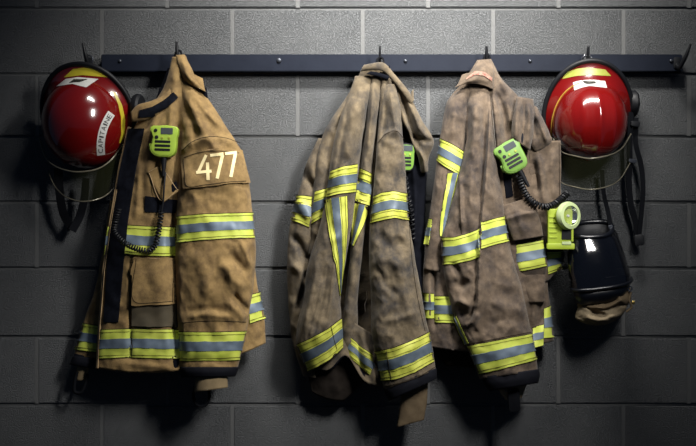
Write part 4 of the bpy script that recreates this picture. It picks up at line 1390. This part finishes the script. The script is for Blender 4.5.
prof = [(601, 284, .105, 29, 5, .070, -4), (601, 291, .104, 27.5, 6, .066, -3.5), (600, 297, .103, 24, 6, .058, -3), (599, 301, .102, 17, 4, .04, -2)]
V = np.concatenate([ringpts(*p) for p in prof])
F = []
for i in range(len(prof) - 1):
    for k in range(NA):
        k2 = (k + 1) % NA
        F.append((i * NA + k, i * NA + k2, (i + 1) * NA + k2, (i + 1) * NA + k))
F.append(tuple(range(3 * NA, 4 * NA)))
F.append(tuple(range(NA)))
mesh_obj('face_seal', V, F, mask, 'mask_rubber', True)
# dark nose cup seen through the lens
Mn = frame(pw(596, 266, .11), (1, 0, 0), (0, -1, -.25))
bm_obj('nose_cup', lathe_bm([(.052, -.03), (.05, -.01), (.040, .012), (.022, .028), (.012, .032), (0, .032)], 28), mask, 'black_rubber', Mn)
ribbon('neck_strap', mask, 'black_webbing', px_path([(602, 170, .045), (604, 195, .05), (608, 212, .06), (611, 227, .085)], 30), .013, twist=(.2, -.2))
bm_obj('strap_end', prism_bm(rrect(0, 0, .014, .018, .004), -.003, .003, .0015, 1), mask, 'bolt_steel', frame(pw(611, 228, .10), (1, 0, .3), (0, -1, 0)))

bag = thing('cloth_bag', 'crumpled tan cloth bag tucked under the black breathing mask', 'bag', pw(600, 326, .06))
u1 = loft('upper_fold', bag, ['leather_brown', 'leather'], [(577, 297, 629, 283, .095, .045, .05), (577.5, 304, 631, 293, .095, .055, .055), (579, 311, 630, 302, .095, .058, .055), (584, 316, 622, 311, .09, .045, .05)],
          folds=[('r', [(585, 306), (605, 309), (625, 298)], 2.5, .012), ('r', [(590, 311), (612, 311), (626, 304)], 2, -.010), ('r', [(618, 296), (626, 306)], 2.5, .008)], noise=.007, nsx=12, nsy=10, seed=41, nf=60, nv=30)
loft('lower_fold', bag, ['leather', 'leather_brown'], [(579, 306, 627, 305, .10, .05, .05, 1), (575.5, 314, 626, 309, .10, .058, .055, 3), (576, 319, 622, 315, .10, .058, .055, 4), (583, 323, 613, 322, .095, .04, .045, 3)],
     folds=[('r', [(582, 316), (600, 321), (620, 314)], 3, .010), ('r', [(590, 312), (606, 315)], 2.5, -.007)], noise=.007, nsx=14, nsy=10, seed=42, nf=60, nv=26)
tube('drawcord', bag, 'leather_brown', px_path([(626, 286, .11), (630.5, 292, .12), (629, 300, .125), (631.5, 307, .12), (626, 312, .12)], 24), .0035, n=8)
tube('ring', bag, 'chrome', px_path([(628, 288, .125), (630.5, 286.5, .127), (632, 289, .127), (630, 291.4, .126), (628, 289, .125)], 20), .0018, n=6)
bm_obj('stud', lathe_bm([(0, 0), (.0055, 0), (.005, .004), (0, .006)], 16), bag, 'brass', frame(pw(633, 302.5, .12), (1, 0, 0), (0, -1, 0)))
